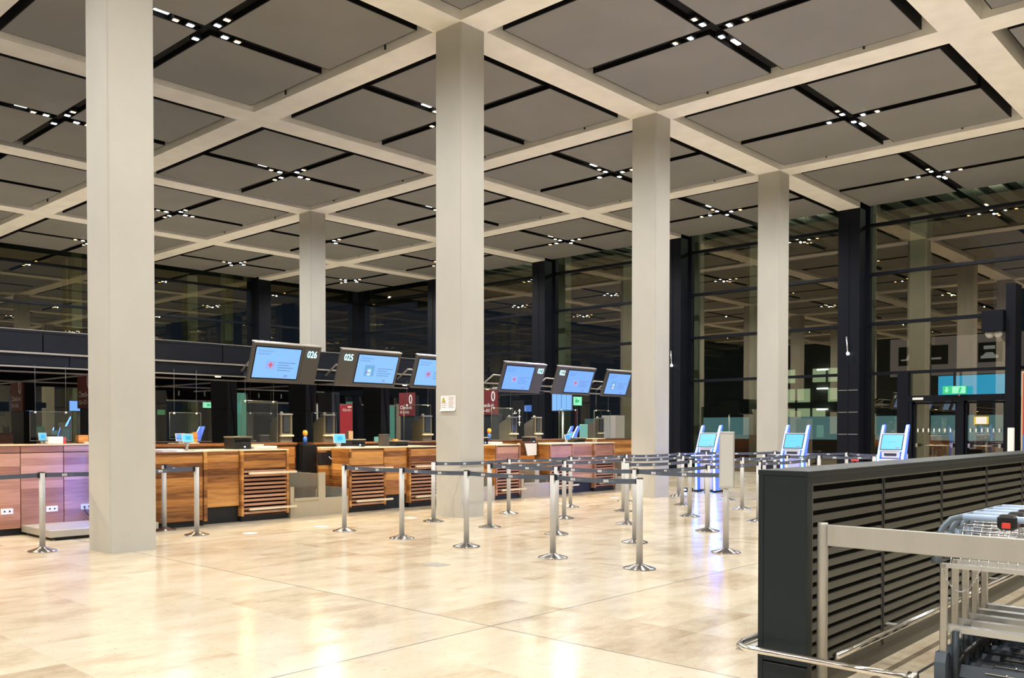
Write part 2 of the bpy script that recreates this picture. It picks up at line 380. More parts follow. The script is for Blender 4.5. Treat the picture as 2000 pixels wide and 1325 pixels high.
for i in range(-4, 4):
    for j in range(-3, 4):
        (cx, cy), rs = bay_rects(i, j)
        for q, x0, x1, y0, y1 in rs:
            vis = False
            for a in range(9):
                for b in range(9):
                    p = project((x0+(x1-x0)*a/8, y0+(y1-y0)*b/8, PZ))
                    if p and 0 < p[0] < 2000 and 0 < p[1] < 700: vis = True
            if not vis:
                if i >= -3 and j >= -3: panel(cb, x0, x1, y0, y1)
                continue
            mb = MB(); panel(mb, x0, x1, y0, y1)
            tag(mb.build('ceiling_panel'), f'grey ceiling panel, {q} quarter of the {ORD[4-i]} bay from right glazing, {ORD[4-j]} from left glazing', 'ceiling panel', 'grey panels hung in the ceiling bays')
        # lights of this bay
        n_arm = 2.75
        vis = False; p = project((cx, cy, PZ))
        if p and -60 < p[0] < 2060 and -60 < p[1] < 700: vis = True
        t = thing('ceiling_spotlight_cross', f'black crossed spotlight track in the {ORD[4-i]} ceiling bay from right glazing, {ORD[4-j]} from left glazing', 'ceiling light', (cx, cy, PZ), 'crossed spotlight tracks in the ceiling') if vis else None
        if t is not None:
            mb = MB(); mb.box(cx-2.5, cx+2.5, cy-.07, cy+.07, PZ+.06, PZ+.16); mb.box(cx-.07, cx+.07, cy-2.5, cy-.07, PZ+.06, PZ+.16); mb.box(cx-.07, cx+.07, cy+.07, cy+2.5, PZ+.06, PZ+.16)
            mb.build('track', 'track', t)
            spots = [(-.34, 0, 'lampwhite', .066), (.34, 0, 'lampwhite', .066), (0, .42, 'lampwhite', .062), (0, -.32, 'lampwhite', .062), (-.62, 0, 'lampwarm', .056), (0, -.62, 'lampwarm', .06), (0, .72 if i % 2 else -.62, 'lampwarm', .056)]
            if j >= 0 and i < 2: spots.append((.60, 0, 'lampwarm', .06))
            seen = set()
            for dx, dy, mm, sz in spots:
                if (dx, dy) in seen: continue
                seen.add((dx, dy))
                k = MB(); k.box(cx+dx-sz-.015, cx+dx+sz+.015, cy+dy-sz-.015, cy+dy+sz+.015, PZ-.02, PZ+.06, 'black')
                k.box(cx+dx-sz+.01, cx+dx+sz-.01, cy+dy-sz*.55, cy+dy+sz*.55, PZ-.028, PZ-.021, mm)
                k.build('spot_head', None, t)
            k = MB(); sgn = -1 if j >= 0 else 1
            k.box(cx+sgn*.88-.13, cx+sgn*.88+.13, cy-.035, cy+.035, PZ+.04, PZ+.059, 'lampdiff'); k.build('diffuser', None, t)
        if i >= -3 and j >= -3:
            ld = bpy.data.lights.new('downlight', 'SPOT'); ld.energy = BAY_W; ld.spot_size = radians(170); ld.spot_blend = .75; ld.shadow_soft_size = .025
            ld.color = (1.0, .965, .91)
            lo = bpy.data.objects.new('downlight', ld); COL.objects.link(lo); lo.location = (cx, cy, PZ-.08)
            if t is not None: lo.location = lo.location-origin(t); lo.parent = t
# suspension rods seen against the beam sides
for i, j in [(0, 0), (1, 1), (1, 0), (2, 0), (0, 2), (1, 2), (2, 2), (1, -1), (2, -1), (3, 0), (2, 1)]:
    for f in (.22, .78):
        y = j*G+BW+f*(G-2*BW)
        xx = (i+1)*G-BW-.03
        cb.tube([(xx, y, HC+.06), (xx, y, HC+.5)], .02, 'black', 6)
st(cb.build('ceiling'))

# concrete columns
def column(x, y, label):
    c = .02; mb = MB()
    poly = [(-CW+c, -CW), (CW-c, -CW), (CW, -CW+c), (CW, CW-c), (CW-c, CW), (-CW+c, CW), (-CW, CW-c), (-CW, -CW+c)]
    mb.prism(poly, (x, y, 0), (1, 0, 0), (0, 1, 0), (0, 0, HC), None)
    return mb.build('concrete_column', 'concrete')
for x, y, l in [(0, 0, 'wide square concrete column at far left, nearest and tallest in the photo'),
                (G, 0, 'square concrete column with a white warning notice taped to it'),
                (2*G, 0, 'square concrete column just left of the tall blank sign post'),
                (3*G, 0, 'square concrete column behind the middle self-service kiosk'),
                (2*G, 2*G, 'square concrete column rising behind the check-in display 026'),
                ]:
    tag(column(x, y, l), l, 'column')
# columns only seen in the glass reflections
k = 0
for x in (-12.5, -6.25):
    for y in (0, 12.5): st(column(x, y, '')).name = 'trim_1'
for x, y in [(G, 2*G), (0, 2*G), (3*G, 2*G)]: st(column(x, y, '')).name = 'trim_1'

# ---------------------------------------------------------------- facades
st(MB().box(24.9, 24.92, -24, 24.9, 0, HC+1.3).build('window_1', 'fac'))
st(MB().box(-26, 24.9, 24.9, 24.92, 0, HC+1.3).build('window_2', 'facleft'))
mu = MB()
for j in range(-1, 4):
    y = j*G; mu.box(XE, 24.85, y-BW, y+BW, 0, HC if j else HC); mu.box(XE-.012, XE, y-.012, y+.012, 0, HC)
    mu.box(24.80, 25.0, y-BW-.10, y+BW+.10, 0, HC+1.2)
st(mu.build('trim_2', 'mull'))
mu = MB()
for z in (3.28, 4.86, 6.44, 8.0):
    mu.box(24.78, 24.90, -24, 24.4, z-.045, z+.045)
st(mu.build('trim_3', 'mull'))
mu = MB()
for i in range(-3, 4):
    x = i*G
    if i == 3 or i == -3: mu.box(x-BW, x+BW, YE, 24.85, 0, HC); mu.box(x-BW-.06, x+BW+.06, 24.80, 25.0, 0, HC+1.2)
for z in (3.28, 4.86, 6.44, 8.0): mu.box(-26, 24.4, 24.78, 24.90, z-.045, z+.045)
mu.box(24.5, 24.95, 24.5, 24.95, 0, HC+1.2)
st(mu.build('trim_4', 'mull'))
# small wall spots on the steel fins
for (y, z, l) in ((0, 3.9, 'small bullet spotlight on the dark fin left of the exit doors'), (6.25, 3.84, 'small bullet spotlight on the dark fin beside the third column')):
    t = thing('fin_spotlight', l, 'spotlight', (XE, y, z))
    MB().tube([(XE-.02, y+.05, z+.55), (XE-.10, y-.02, z+.02)], .022).build('arm', 'alu', t)
    MB().tube([(XE-.10, y-.02, z+.03), (XE-.12, y-.04, z-.02)], .045).build('lens', 'lampdiff', t)
for z in (1.35, 2.05, 2.75):
    mu = MB(); mu.box(XE-.004, XE, -BW+.03, BW-.03, z-.008, z+.008); st(mu.build('trim_5', 'trimline'))

# exit doors in the right glazing
d = thing('door_1', '', ''); del d['label']; del d['category']; st(d); d.location = (24.75, -3, 0)
fr = MB(); fr.box(24.70, 24.9, -1.30, -1.62, 0, 3.28); fr.box(24.70, 24.9, -1.62, -4.32, 2.36, 2.54); fr.box(24.70, 24.9, -2.97, -3.15, 0, 2.36)
fr.box(24.72, 24.9, -1.62, -1.72, 0, 2.36); fr.box(24.72, 24.9, -4.22, -4.32, 0, 2.36); fr.build('door_frame', 'mull', d)
for a, b in ((-1.74, -2.95), (-3.17, -4.2)):
    lf = MB(); lf.box(24.80, 24.88, a, a-.05, .1, 2.34); lf.box(24.80, 24.88, b, b+.05, .1, 2.34); lf.box(24.80, 24.88, a, b, .02, .14); lf.box(24.80, 24.88, a, b, 2.28, 2.34)
    l = lf.build('door_leaf', 'mull', d)
    hb = MB(); hb.tube([(24.74, a-.10, 1.02), (24.74, b+.10, 1.02)], .018); 
    for yy in (a-.12, b+.12): hb.box(24.72, 24.80, yy-.03, yy+.03, .96, 1.08)
    hb.build('door_handle', 'chrome', l)
    dots = MB(); yy = a-.12
    while yy > b+.1: dots.box(24.79, 24.795, yy, yy-.035, 1.42, 1.53); yy -= .15
    dots.build('safety_marking', 'white', l)
s = MB(); s.box(24.68, 24.70, -1.75, -2.05, 2.41, 2.48); s.build('label_plate', 'white', d)
s = MB(); s.lathe(24.69, -3.03, [(.02, 2.50), (.02, 2.53)], 10); s.build('indicator_light', 'scr_red', d)
nt_ = MB(); nt_.box(24.785, 24.79, -3.40, -3.78, 1.62, 1.92, 'yellow')
for k in range(9): nt_.prism([(0, 0), (.03, 0), (.055, .04), (.025, .04)], (24.784, -3.41-k*.042, 1.62), (0, -1, 0), (0, 0, 1), (-.001, 0, 0), 'black'); nt_.prism([(0, 0), (.03, 0), (.055, .04), (.025, .04)], (24.784, -3.40-k*.042, 1.88), (0, -1, 0), (0, 0, 1), (-.001, 0, 0), 'black')
nt_.box(24.782, 24.785, -3.45, -3.73, 1.665, 1.875, 'white')
tag(nt_.build('door_notice'), 'white notice with yellow and black hazard border on the right exit door', 'notice')
t = thing('exit_sign', 'green and white running-man exit sign above the double exit doors', 'exit sign', (24.6, -2.9, 2.7))
e = MB(); e.box(24.55, 24.62, -2.62, -3.25, 2.56, 2.80, 'green'); e.box(24.546, 24.55, -2.88, -3.23, 2.58, 2.78, 'greenlight')
e.prism([(0, .1), (.06, .02), (.12, .1), (.085, .1), (.085, .19), (.035, .19), (.035, .1)], (24.549, -2.67, 2.58), (0, -1, 0), (0, 0, 1), (-.003, 0, 0), 'greenlight')
e.lathe(24.54, -3.1, [(.02, 2.73), (.02, 2.765)], 8, 'green'); e.prism([(0, 0), (.05, 0), (.08, .06), (.10, .14), (.03, .14), (.02, .07)], (24.545, -3.03, 2.59), (0, -1, 0), (0, 0, 1), (-.003, 0, 0), 'green')
e.build('sign_face', None, t); MB().box(24.57, 24.60, -2.9, -2.96, 2.80, 3.25).build('hanger', 'black', t)
# dark portal beyond the doors with dome cameras
t = thing('entrance_portal', 'dark steel portal box right of the exit doors, carrying two dome cameras', 'portal', (24, -4.5, 0))
MB().box(23.9, 24.6, -4.38, -4.62, 0, 5.6).build('portal_post', 'mull', t)
MB().box(23.7, 24.3, -3.83, -4.36, 4.27, 4.87, bev=.01).build('camera_box', 'mull', t)
for yy in (-3.98, -4.19):
    MB().lathe(23.98, yy, [(.02, 4.10), (.07, 4.12), (.11, 4.18), (.125, 4.27)], 18).build('dome_camera', 'camwhite', t)
t = thing('advertising_panel', 'tall crimson and blue advertising panel at the right edge of the photo', 'poster', (23.6, -4.75, 0))
p = MB(); p.box(23.5, 23.6, -4.86, -5.6, .6, 3.1, 'edge'); p.box(23.49, 23.5, -4.90, -5.6, 1.35, 3.05, 'redlit'); p.box(23.49, 23.5, -4.90, -5.6, .78, 1.35, 'blueplastic'); p.box(23.49, 23.5, -4.90, -5.6, .62, .78, 'redlit')
p.build('poster_face', None, t); q = MB(); q.box(23.5, 23.6, -4.7, -4.78, 0, .6); q.box(23.5, 23.6, -5.5, -5.58, 0, .6); q.build('stand', 'black', t)

# ---------------------------------------------------------------- outdoors, seen through the glass
st(MB().box(24.95, 90, -30, 70, -.25, -.05).build('trim_6', 'asphalt'))
st(MB().box(-26, 24.9, 24.95, 70, -.25, -.05).build('trim_6', 'asphalt'))
for (x, y, l) in ((31.25, 0, 'outdoor concrete canopy column seen through the glazing left of the exit doors'), (31.25, 6.25, 'outdoor canopy column seen through glazing left of the fourth hall column'),
                  (31.25, -6.25, None), (31.25, 12.5, None), (26.1, .1, 'outdoor canopy pier right behind the dark fin beside the exit doors'), (26.1, 6.35, 'outdoor canopy pier right behind the dark fin beside the third column'), (26.1, 12.6, 'outdoor canopy pier behind the dark fin right of second column'),
                  (12.5, 31.25, None), (18.75, 31.25, 'outdoor canopy column beyond the left glazing, behind display 026'), (6.25, 31.25, None), (10.6, 26.3, None), (17.9, 26.3, None)):
    wd = .30 if abs(x-26.1) > .1 and abs(y-26.3) > .1 else .22
    o = MB().box(x-wd, x+wd, y-wd, y+wd, -.05, 9.5, bev=.02).build('canopy_column', 'outcol')
    if l: tag(o, l, 'column')
    else: st(o); o.name = 'trim_7'
cr = MB()
for k in range(60): cr.box(25.3, 34, -24+k*.8, -24+k*.8+.4, 9.5, 9.6, 'outcol')
cr.box(25.3, 34, -24, 24, 9.6, 9.8, 'asphalt'); cr.box(34, 34.3, -24, 30, 9.2, 9.8, 'asphalt')
cr.box(24.4, 25.4, -24, 24.9, HC+1.3, HC+1.5, 'deck')
cr.box(-26, 34, 25.3, 34, 9.6, 9.8, 'asphalt')
tag(cr.build('canopy_roof'), 'ribbed outdoor canopy roof seen through the top of the right glazing', 'roof')
for (x, y) in ((28, -3), (28, 3), (28, 9.5), (28, 16), (12, 28), (20, 28)):
    l = bpy.data.lights.new('canopy_downlight', 'POINT'); l.energy = 55; l.color = (1, 1, .82); l.shadow_soft_size = .01
    o = bpy.data.objects.new('canopy_downlight', l); COL.objects.link(o); o.location = (x, y, 9.2)
# building opposite: floors of lit windows behind the glazing
t = thing('office_building', 'dark office building with lit greenish floors, seen between third and fourth fins', 'building', (45, 12, 0))
MB().box(45, 50, 2, 17, 0, 11).build('wall', 'building', t)
b = MB()
for f, z in enumerate((1.9, 3.0, 4.1)):
    for k in range(6):
        if (k*7+f*3) % 5: b.box(44.9, 44.95, 8.0+k*.85, 8.0+k*.85+.7, z, z+.75)
b.build('lit_window', 'winlit', t)
b = MB()
for z in (2.55, 3.7, 4.75):
    b.box(44.85, 44.9, 8.7, 9.3, z, z+.07); b.box(44.85, 44.9, 12.0, 12.35, z, z+.06)
b.build('strip_lamp', 'tube_light', t)
tag(MB().box(38, 38.4, -2.0, 20, 1.0, 2.1).build('footbridge', 'bridge'), 'long grey-teal footbridge parapet outside, low behind the kiosks', 'footbridge')
tag(MB().box(34, 34.2, .15, -2.7, 2.75, 3.6).build('lit_wall', 'cyanwall'), 'bright cyan-lit wall panel outside above the exit doors', 'lit wall')
t = thing('direction_board', 'brown outdoor board with dark square flight and car pictograms above the exit', 'sign', (36, -1, 4))
MB().box(36, 36.2, 2.6, -3.6, 3.75, 5.35).build('board', 'brownwall', t)
def plane_icon(mb, o, h, m):
    mb.prism([(0, .1), (.35, .12), (.62, .62), (.72, .62), (.6, .16), (.88, .2), (.98, .34), (1.04, .33), (1.0, .08), (.6, .04), (.1, .0)], o, (0, -h, 0), (0, 0, h), (-.01, 0, 0), m)
for y, kk in ((2.25, 0), (1.2, 1), (-.75, 2)):
    b = MB(); b.box(35.95, 36, y, y-.85, 4.2, 5.0, 'black')
    if kk == 0: plane_icon(b, (35.94, y-.08, 4.4), .62, 'icon')
    if kk == 1: b.tube([(35.93, y-.2, 4.7), (35.93, y-.2, 4.45), (35.93, y-.6, 4.45)], .04, 'icon')
    if kk == 2: b.prism([(0, 0), (.6, 0), (.62, .1), (.5, .14), (.42, .24), (.18, .24), (.08, .13), (0, .1)], (35.94, y-.1, 4.35), (0, -1, 0), (0, 0, 1), (-.01, 0, 0), 'icon'); b.box(35.93, 35.94, y-.2, y-.6, 4.72, 4.86, 'icon')
    b.build('pictogram', None, t)
# beyond the left glazing, low between the counters
t = thing('glass_kiosk', 'pale green lit glass booth beyond the counters, right of the red banner', 'booth', (27, 27, 0))
MB().box(25.6, 28.6, 26.2, 27.4, 0, 2.98).build('glazing', 'tealglass', t)
t = thing('red_banner', 'crimson banner with white lettering far behind display 025', 'banner', (23.8, 24.6, 1.1))
p = MB(); p.box(23.2, 24.12, 24.50, 24.55, 1.12, 2.80, 'redlit'); p.text('026-021', (24.02, 24.49, 2.42), (1, 0, 0), (0, 0, 1), .13, 'white', 'R'); p.box(23.8, 24.05, 24.485, 24.49, 2.6, 2.68, 'white')
p.build('banner_face', None, t)
q = MB(); q.box(23.2, 23.26, 24.5, 24.55, 0, 1.12); q.box(24.06, 24.12, 24.5, 24.55, 0, 1.12); q.build('leg', 'black', t)
t = thing('white_board', 'plain white board standing far behind display 026, left of the red banner', 'board', (22.3, 24.4, 0))
MB().box(21.9, 22.75, 24.40, 24.45, 1.0, 2.85).build('panel', 'paper', t); MB().box(22.0, 22.1, 24.4, 24.45, 0, 1.0).build('leg', 'black', t)
# rear walls behind the camera
st(MB().box(-26.2, -26, -24, 24.9, 0, HC+1.3).build('wall_back', 'deck'))
st(MB().box(-26, 24.9, -24.2, -24, 0, HC+1.3).build('wall_right', 'concrete'))
# ================================================================== check-in island
FY = 1.80
def louvre_cabinet(x0, x1, label, panelmat='walnut', top=1.19):
    t = thing('louvred_counter', label, 'check-in counter', (x0, FY, 0), 'louvred check-in counters')
    f = MB(); e = .045
    f.box(x0, x0+e, FY, 2.80, .09, top-.02); f.box(x1-e, x1, FY, 2.80, .09, top-.02); f.box(x0+e, x1-e, FY+.06, FY+.1, .09, top-.02); f.build('carcass', 'walnutrd' if panelmat == 'walnutrd' else 'walnut', t)
    MB().box(x0, x1, FY-.005, 2.80, top-.02, top, bev=.004).build('top', 'worktop', t)
    MB().box(x0+.05, x1-.05, FY+.015, FY+.055, .86, top-.05, bev=.004).build('upper_panel', panelmat, t)
    MB().box(x0+.01, x1-.01, FY+.03, 2.7, 0, .09).build('plinth', 'kick', t)
    MB().box(x0+.05, x1-.05, FY+.055, FY+.06, .1, .85).build('backing', 'track', t)
    n = 11; dz = .755/n
    for k in range(n):
        z = .10+k*dz
        MB().box(x0+.052, x1-.052, FY+.002, FY+.030, z+.020, z+dz-.009, bev=.003).build('slat', 'walnutrd', t)
    for z in (.80, .205):
        g = MB(); g.box(x0+.10, x1+.10, FY-.10, FY-.055, z-.018, z+.018, bev=.004); r = g.build('guard_rail', 'worktop', t)
        g = MB(); g.box(x0+.14, x0+.19, FY-.055, FY+.01, z-.025, z+.005); g.box(x1-.19, x1-.14, FY-.055, FY+.01, z-.025, z+.005); g.build('bracket', 'walnutdk', r)
    return t
louvre_cabinet(2.92, 3.87, 'louvred walnut check-in counter under display 026, left of the first luggage conveyor')
louvre_cabinet(5.22, 6.11, 'louvred walnut check-in counter under display 025, right of the first luggage conveyor')
louvre_cabinet(6.72, 7.62, 'louvred walnut counter partly hidden by the column with the warning notice')
louvre_cabinet(9.28, 10.10, 'louvred reddish walnut counter under display 023, just right of the notice column', 'walnutrd')
louvre_cabinet(11.18, 12.06, 'louvred purple-tinted counter under display 022, right of the second conveyor', 'walnutrd')
louvre_cabinet(12.93, 13.78, 'louvred reddish counter under rightmost display, farthest counter along the row', 'walnutrd')
def side_panel(x0, x1, label, y=FY+.06, m='walnut'):
    t = thing('counter_infill', label, 'counter panel', (x0, y, 0))
    MB().box(x0, x1, y, y+.05, .27, 1.17, bev=.004).build('board', m, t)
    MB().box(x0, x1, y+.04, y+.08, 0, .27).build('kickboard', 'kick', t)
    MB().box(x0, x1, y, 2.8, 1.17, 1.19).build('top', 'worktop', t)
side_panel(2.25, 2.91, 'recessed walnut infill panel between the plain counter and the first louvred counter')
side_panel(6.12, 6.71, 'recessed walnut infill panel between louvred counters under displays 025 and 024')
side_panel(12.07, 12.92, 'recessed purple-lit infill panel between the two rightmost louvred counters', m='walnutrd')
# plain counter right of the near column
t = thing('plain_counter', 'plain walnut counter immediately right of the nearest column, papers lying on top', 'check-in counter', (1.3, 1.74, 0))
MB().box(1.31, 2.17, 1.74, 1.78, .09, 1.14, bev=.004).build('front_panel', 'walnut', t)
MB().box(2.18, 2.24, 1.72, 2.8, .07, 1.17, bev=.004).build('end_panel', 'walnut', t)
MB().box(1.31, 2.2, 1.78, 2.6, 0, .09).build('plinth', 'kick', t)
MB().box(1.31, 2.24, 1.74, 2.8, 1.15, 1.17).build('top', 'walnutdk', t)
# tall rear worktop behind the counters
t = thing('rear_counter', 'long dark walnut rear worktop running behind all the check-in counters', 'counter', (1, 2.9, 0))
MB().box(1.1, 4.82, 2.86, 3.5, 1.24, 1.28).build('top', 'walnutdk', t); MB().box(1.1, 4.82, 2.9, 2.94, .2, 1.24).build('front_board', 'walnutdk', t)
MB().box(5.23, 9.0, 2.86, 3.5, 1.24, 1.27).build('top', 'walnutdk', t); MB().box(5.23, 9.0, 2.9, 2.94, .2, 1.24).build('front_board', 'walnutdk', t)
MB().box(9.0, 16.3, 2.86, 3.5, 1.24, 1.27).build('top', 'walnutdk', t); MB().box(9.0, 16.3, 2.9, 2.94, .2, 1.24).build('front_board', 'walnut', t)
# bright side cheeks beside the conveyors, and the wooden end wall
def cheek(x, y0, label, m='walnut'):
    t = thing('conveyor_side_wall', label, 'partition', (x, y0, 0))
    MB().box(x-.03, x-.002, y0, 2.85, .02, 1.17, bev=.003).build('board', m, t)
cheek(5.22, FY+.02, 'amber walnut side wall at the right of the first luggage conveyor')
cheek(11.18, FY+.02, 'amber walnut side wall at the right of the second luggage conveyor')
cheek(9.28, FY+.02, 'walnut side wall directly right of the column with the notice')
# conveyors
def conveyor(x0, x1, label, post=True):
    t = thing('luggage_conveyor', label, 'conveyor', (x0, FY, 0), 'luggage conveyors between the counters')
    xm = x0+(x1-x0)*.48
    b = MB(); b.box(x0+.01, x1-.01, FY-.01, FY+.02, 0, .31); b.box(x0+.01, x0+.09, FY-.01, FY+.03, .31, .53); b.box(x0+.01, x1-.01, FY+.02, 2.8, 0, .27)
    b.box(x0+.09, xm, FY-.03, FY+.02, .285, .33)
    b.build('front_cladding', 'conveyor', t)
    b = MB(); b.box(xm, xm+.15, FY-.012, FY+.03, 0, .76, bev=.004); b.build('divider_post', 'conveyor', t)
    b = MB(); b.box(xm+.02, xm+.10, FY+.03, 2.8, .27, .74); b.build('divider_wall', 'steel', t)
    for a, c in ((x0+.10, xm-.02), (xm+.16, x1-.05)):
        b = MB(); b.box(a, c, FY+.03, 2.79, .27, .30); b.build('belt', 'navy', t)
        b = MB(); b.box(a-.005, a+.01, FY+.03, 2.74, .30, .47); b.box(c-.01, c+.01, FY+.03, 2.74, .30, .47); b.build('side_guide', 'steel', t)
        b = MB(); b.box(a, c, 2.75, 2.78, .3, .75); b.build('end_flap', 'navy', t)
    b = MB(); b.box(x0+.02, xm+.02, FY+.02, FY+.026, .53, .75); b.build('glass_screen', 'clear', t)
    return t
conveyor(3.88, 5.18, 'champagne metal luggage conveyor pair between the counters under displays 026 and 025')
conveyor(10.11, 11.14, 'champagne luggage conveyor between the counters under displays 023 and 022')
conveyor(13.79, 15.0, 'farthest luggage conveyor, right of the last louvred counter')
conveyor(7.63, 9.23, 'luggage conveyor behind the column with the notice')
# rear wall board with switches beside the first conveyor
t = thing('rear_partition', 'walnut partition with two small light switches behind the first conveyor', 'partition', (4.1, 2.84, 0))
MB().box(3.88, 4.72, 2.80, 2.84, .75, 1.20).build('board', 'walnut', t)
for x in (4.42, 4.50): MB().box(x, x+.05, 2.79, 2.80, 1.03, 1.12).build('switch', 'inkpink', t)
tag(MB().box(4.84, 5.16, 2.70, 2.84, .3, 1.24, bev=.005).build('black_riser', 'black'), 'black upright riser between the partition and amber side wall of first conveyor', 'riser')
def hanging_case(x, y, label, m, m2):
    t = thing('document_box', label, 'box', (x, y, .8))
    MB().box(x, x+.40, y, y+.08, .86, 1.10, bev=.01).build('body', m, t); MB().box(x+.05, x+.45, y, y+.14, 1.13, 1.19, bev=.01).build('lid', m2, t)
    MB().tube([(x+.2, y-.02, 1.02), (x+.24, y-.03, .97), (x+.29, y-.02, .99)], .007).build('cable', 'letter', t)
hanging_case(4.92, 2.30, 'charcoal wall box with a white cable hanging at the first conveyor', 'kick', 'edge')
t = thing('hanging_papers', 'bundle of white papers hanging over the second conveyor, left of its amber wall', 'paper', (10.7, 2.3, .8))
for k in range(5):
    p = MB(); p.quad((10.56+k*.01, 2.05+k*.012, 1.20), (10.98+k*.01, 2.05+k*.012, 1.195), (10.94+k*.01, 2.02+k*.012, .93), (10.60+k*.01, 2.01+k*.012, .92)); p.build('sheet', 'paper', t)
MB().box(10.62, 11.148, 2.14, 2.25, .92, 1.23).build('tray', 'walnutdk', t)

# left counter behind the first column
LY = 2.55
t = thing('tall_panelled_counter', 'tall reddish walnut panelled counter at the far left edge', 'check-in counter', (0, LY, 0))
MB().box(-4.0, .98, LY+.02, 3.3, .10, 1.29).build('carcass', 'track', t)
x = -3.44
while x < .95:
    x1 = min(x+.615, 1.0)
    MB().box(x, x1, LY, LY+.02, .10, 1.185, bev=.003).build('lower_panel', 'walnutrd', t); MB().box(x, x1, LY, LY+.02, 1.195, 1.285, bev=.003).build('upper_panel', 'walnutrd', t); x += .625
MB().box(-4.0, 1.0, LY-.01, 3.35, 1.29, 1.31, bev=.004).build('top', 'edge', t)
MB().box(-4.0, 1.0, LY+.04, 3.2, 0, .10).build('plinth', 'kick', t)
for x, l in ((-.60, 'white wall socket low on the tall counter at the left photo edge'), (.04, 'white wall socket low on the tall counter behind the leftmost queue post'), (.56, 'white wall socket beside the nearest column with a black plug')):
    t = thing('wall_socket', l, 'socket', (x, LY, .3))
    z = .31
    MB().box(x, x+.17, LY-.012, LY, z, z+.085, bev=.003).build('plate', 'paper', t)
    for k in (0, 1):
        q = MB(); q.tube([(x+.05+k*.07, LY-.013, z+.043), (x+.05+k*.07, LY-.018, z+.043)], .013, None, 12); q.build('outlet', 'kick', t)
    if x > .5: q = MB(); q.tube([(x+.05, LY-.03, z+.04), (x+.04, LY-.06, z-.02), (x+.10, LY-.08, z-.10), (x+.2, LY-.1, z-.14)], .008); q.build('plug_cable', 'plastic', t)
t = thing('kiosk_plinth', 'low silver-edged platform on the floor beside the nearest column', 'platform', (-.3, 1.5, 0))
MB().box(-.32, 1.28, 1.49, 2.54, .045, .145, bev=.006).build('deck', 'panelsteel', t); MB().box(-.27, 1.24, 1.53, 2.5, .012, .045).build('base', 'kick', t)
for px_, py_ in ((-.25, 1.55), (1.2, 1.55), (-.25, 2.45), (1.2, 2.45)): MB().lathe(px_, py_, [(.02, 0), (.02, .045)], 10).build('foot', 'alu', t)

# ---- canopy of the island
t = thing('island_canopy', 'long blue-black canopy with pale metal edges over the check-in counters', 'canopy', (0, 3, 2.45))
x = .19-3.125*3; xe = 9.0
while x < xe-.01:
    x1 = min(x+3.125, xe); MB().box(x+.008, x1-.008, 3.0, 3.05, 2.71, 2.985, bev=.003).build('fascia_panel', 'cladding', t)
    MB().box(x+.008, x1-.008, 3.0, 3.05, 2.99, 3.03, bev=.002).build('cap_panel', 'cladding', t); x += 3.125
x = .61-3.125*3
while x < xe-.01:
    x1 = min(x+3.125, xe); MB().box(x+.006, x1-.006, 3.04, 3.08, 2.50, 2.665, bev=.003).build('lower_fascia_panel', 'cladding', t); x += 3.125
b = MB(); b.box(-9, xe, 2.985, 3.06, 2.672, 2.70); b.build('edge_profile', 'trimline', t)
b = MB(); b.box(-9, xe, 3.02, 3.06, 2.468, 2.49); b.build('edge_profile', 'trimline', t)
b = MB(); b.box(-9, xe, 3.0, 3.04, 3.03, 3.04); b.build('edge_profile', 'trimline', t)
b = MB(); b.box(-9, xe, 3.06, 9.6, 2.49, 2.98); b.box(9.0, 14.5, 9.2, 9.6, 2.49, 2.9); b.box(5, 14.5, 9.6, 10.5, 2.69, 2.98); b.build('roof_slab', 'soffit', t)
b = MB()
for y in (4.26, 7.4): b.box(-9, xe, y, y+.025, 2.462, 2.489)
for x in (1.47, 4.42, 6.35): b.box(x, x+.03, 3.1, 9.3, 2.462, 2.487)
b.build('soffit_profile', 'trimline', t)
# pylons and fins
def pylon(x0, x1, y0, y1, label, sign=None, ztop=2.49, m='pillar'):
    t = thing('canopy_pylon', label, 'pillar', (x0, y0, 0))
    a = MB(); a.box(x0, x1, y0, y1, 0, 1.90, bev=.006); a.build('shaft', m, t)
    a = MB(); a.box(x0+.01, x1-.01, y0+.01, y1-.01, 1.91, ztop); a.build('upper_shaft', 'black', t)
    if sign:
        s = thing('check_in_sign', sign[1], 'sign', (x0, y0, 1.9))
        b = MB(); b.box(x0-.03, x0+.008, y0-.03, y1+.03, 1.90, 2.57); b.build('plate', 'red', s)
        b = MB(); X = x0-.033; ym = y0+.02
        b.text('0', (X, y0+.05, 2.25), (0, -1, 0), (0, 0, 1), .27, 'letter', 'R', .80, .02)
        b.text('Check-in', (X, y1-.02, 2.10), (0, -1, 0), (0, 0, 1), .105, 'letter', 'L', .95, .015)
        b.text(sign[0], (X, y1-.02, 1.97), (0, -1, 0), (0, 0, 1), .082, 'letter', 'L', .95, .015)
        b.build('lettering', None, s)
    return t
pylon(1.55, 1.76, 4.30, 4.86, 'black pylon carrying the maroon check-in 026-021 sign beside the nearest column', ('026\u2013021', 'maroon sign reading 0 Check-in 026-021 left of the nearest column'))
pylon(12.25, 12.45, 4.35, 4.95, 'black pylon carrying maroon 026-021 sign right of the notice column', ('026\u2013021', 'maroon sign reading 0 Check-in 026-021 right of the notice column'), 2.0)
pylon(1.60, 1.85, 7.62, 8.20, 'pylon with maroon 011-016 sign at the far left', ('011\u2013016', 'maroon sign reading 0 Check-in 011-016 near the left photo edge'), m='kick')
pylon(12.4, 12.6, 7.62, 8.20, 'pylon with maroon 011-016 sign just left of the notice column', ('011\u2013016', 'maroon sign reading 0 Check-in 011-016 left of the notice column'))
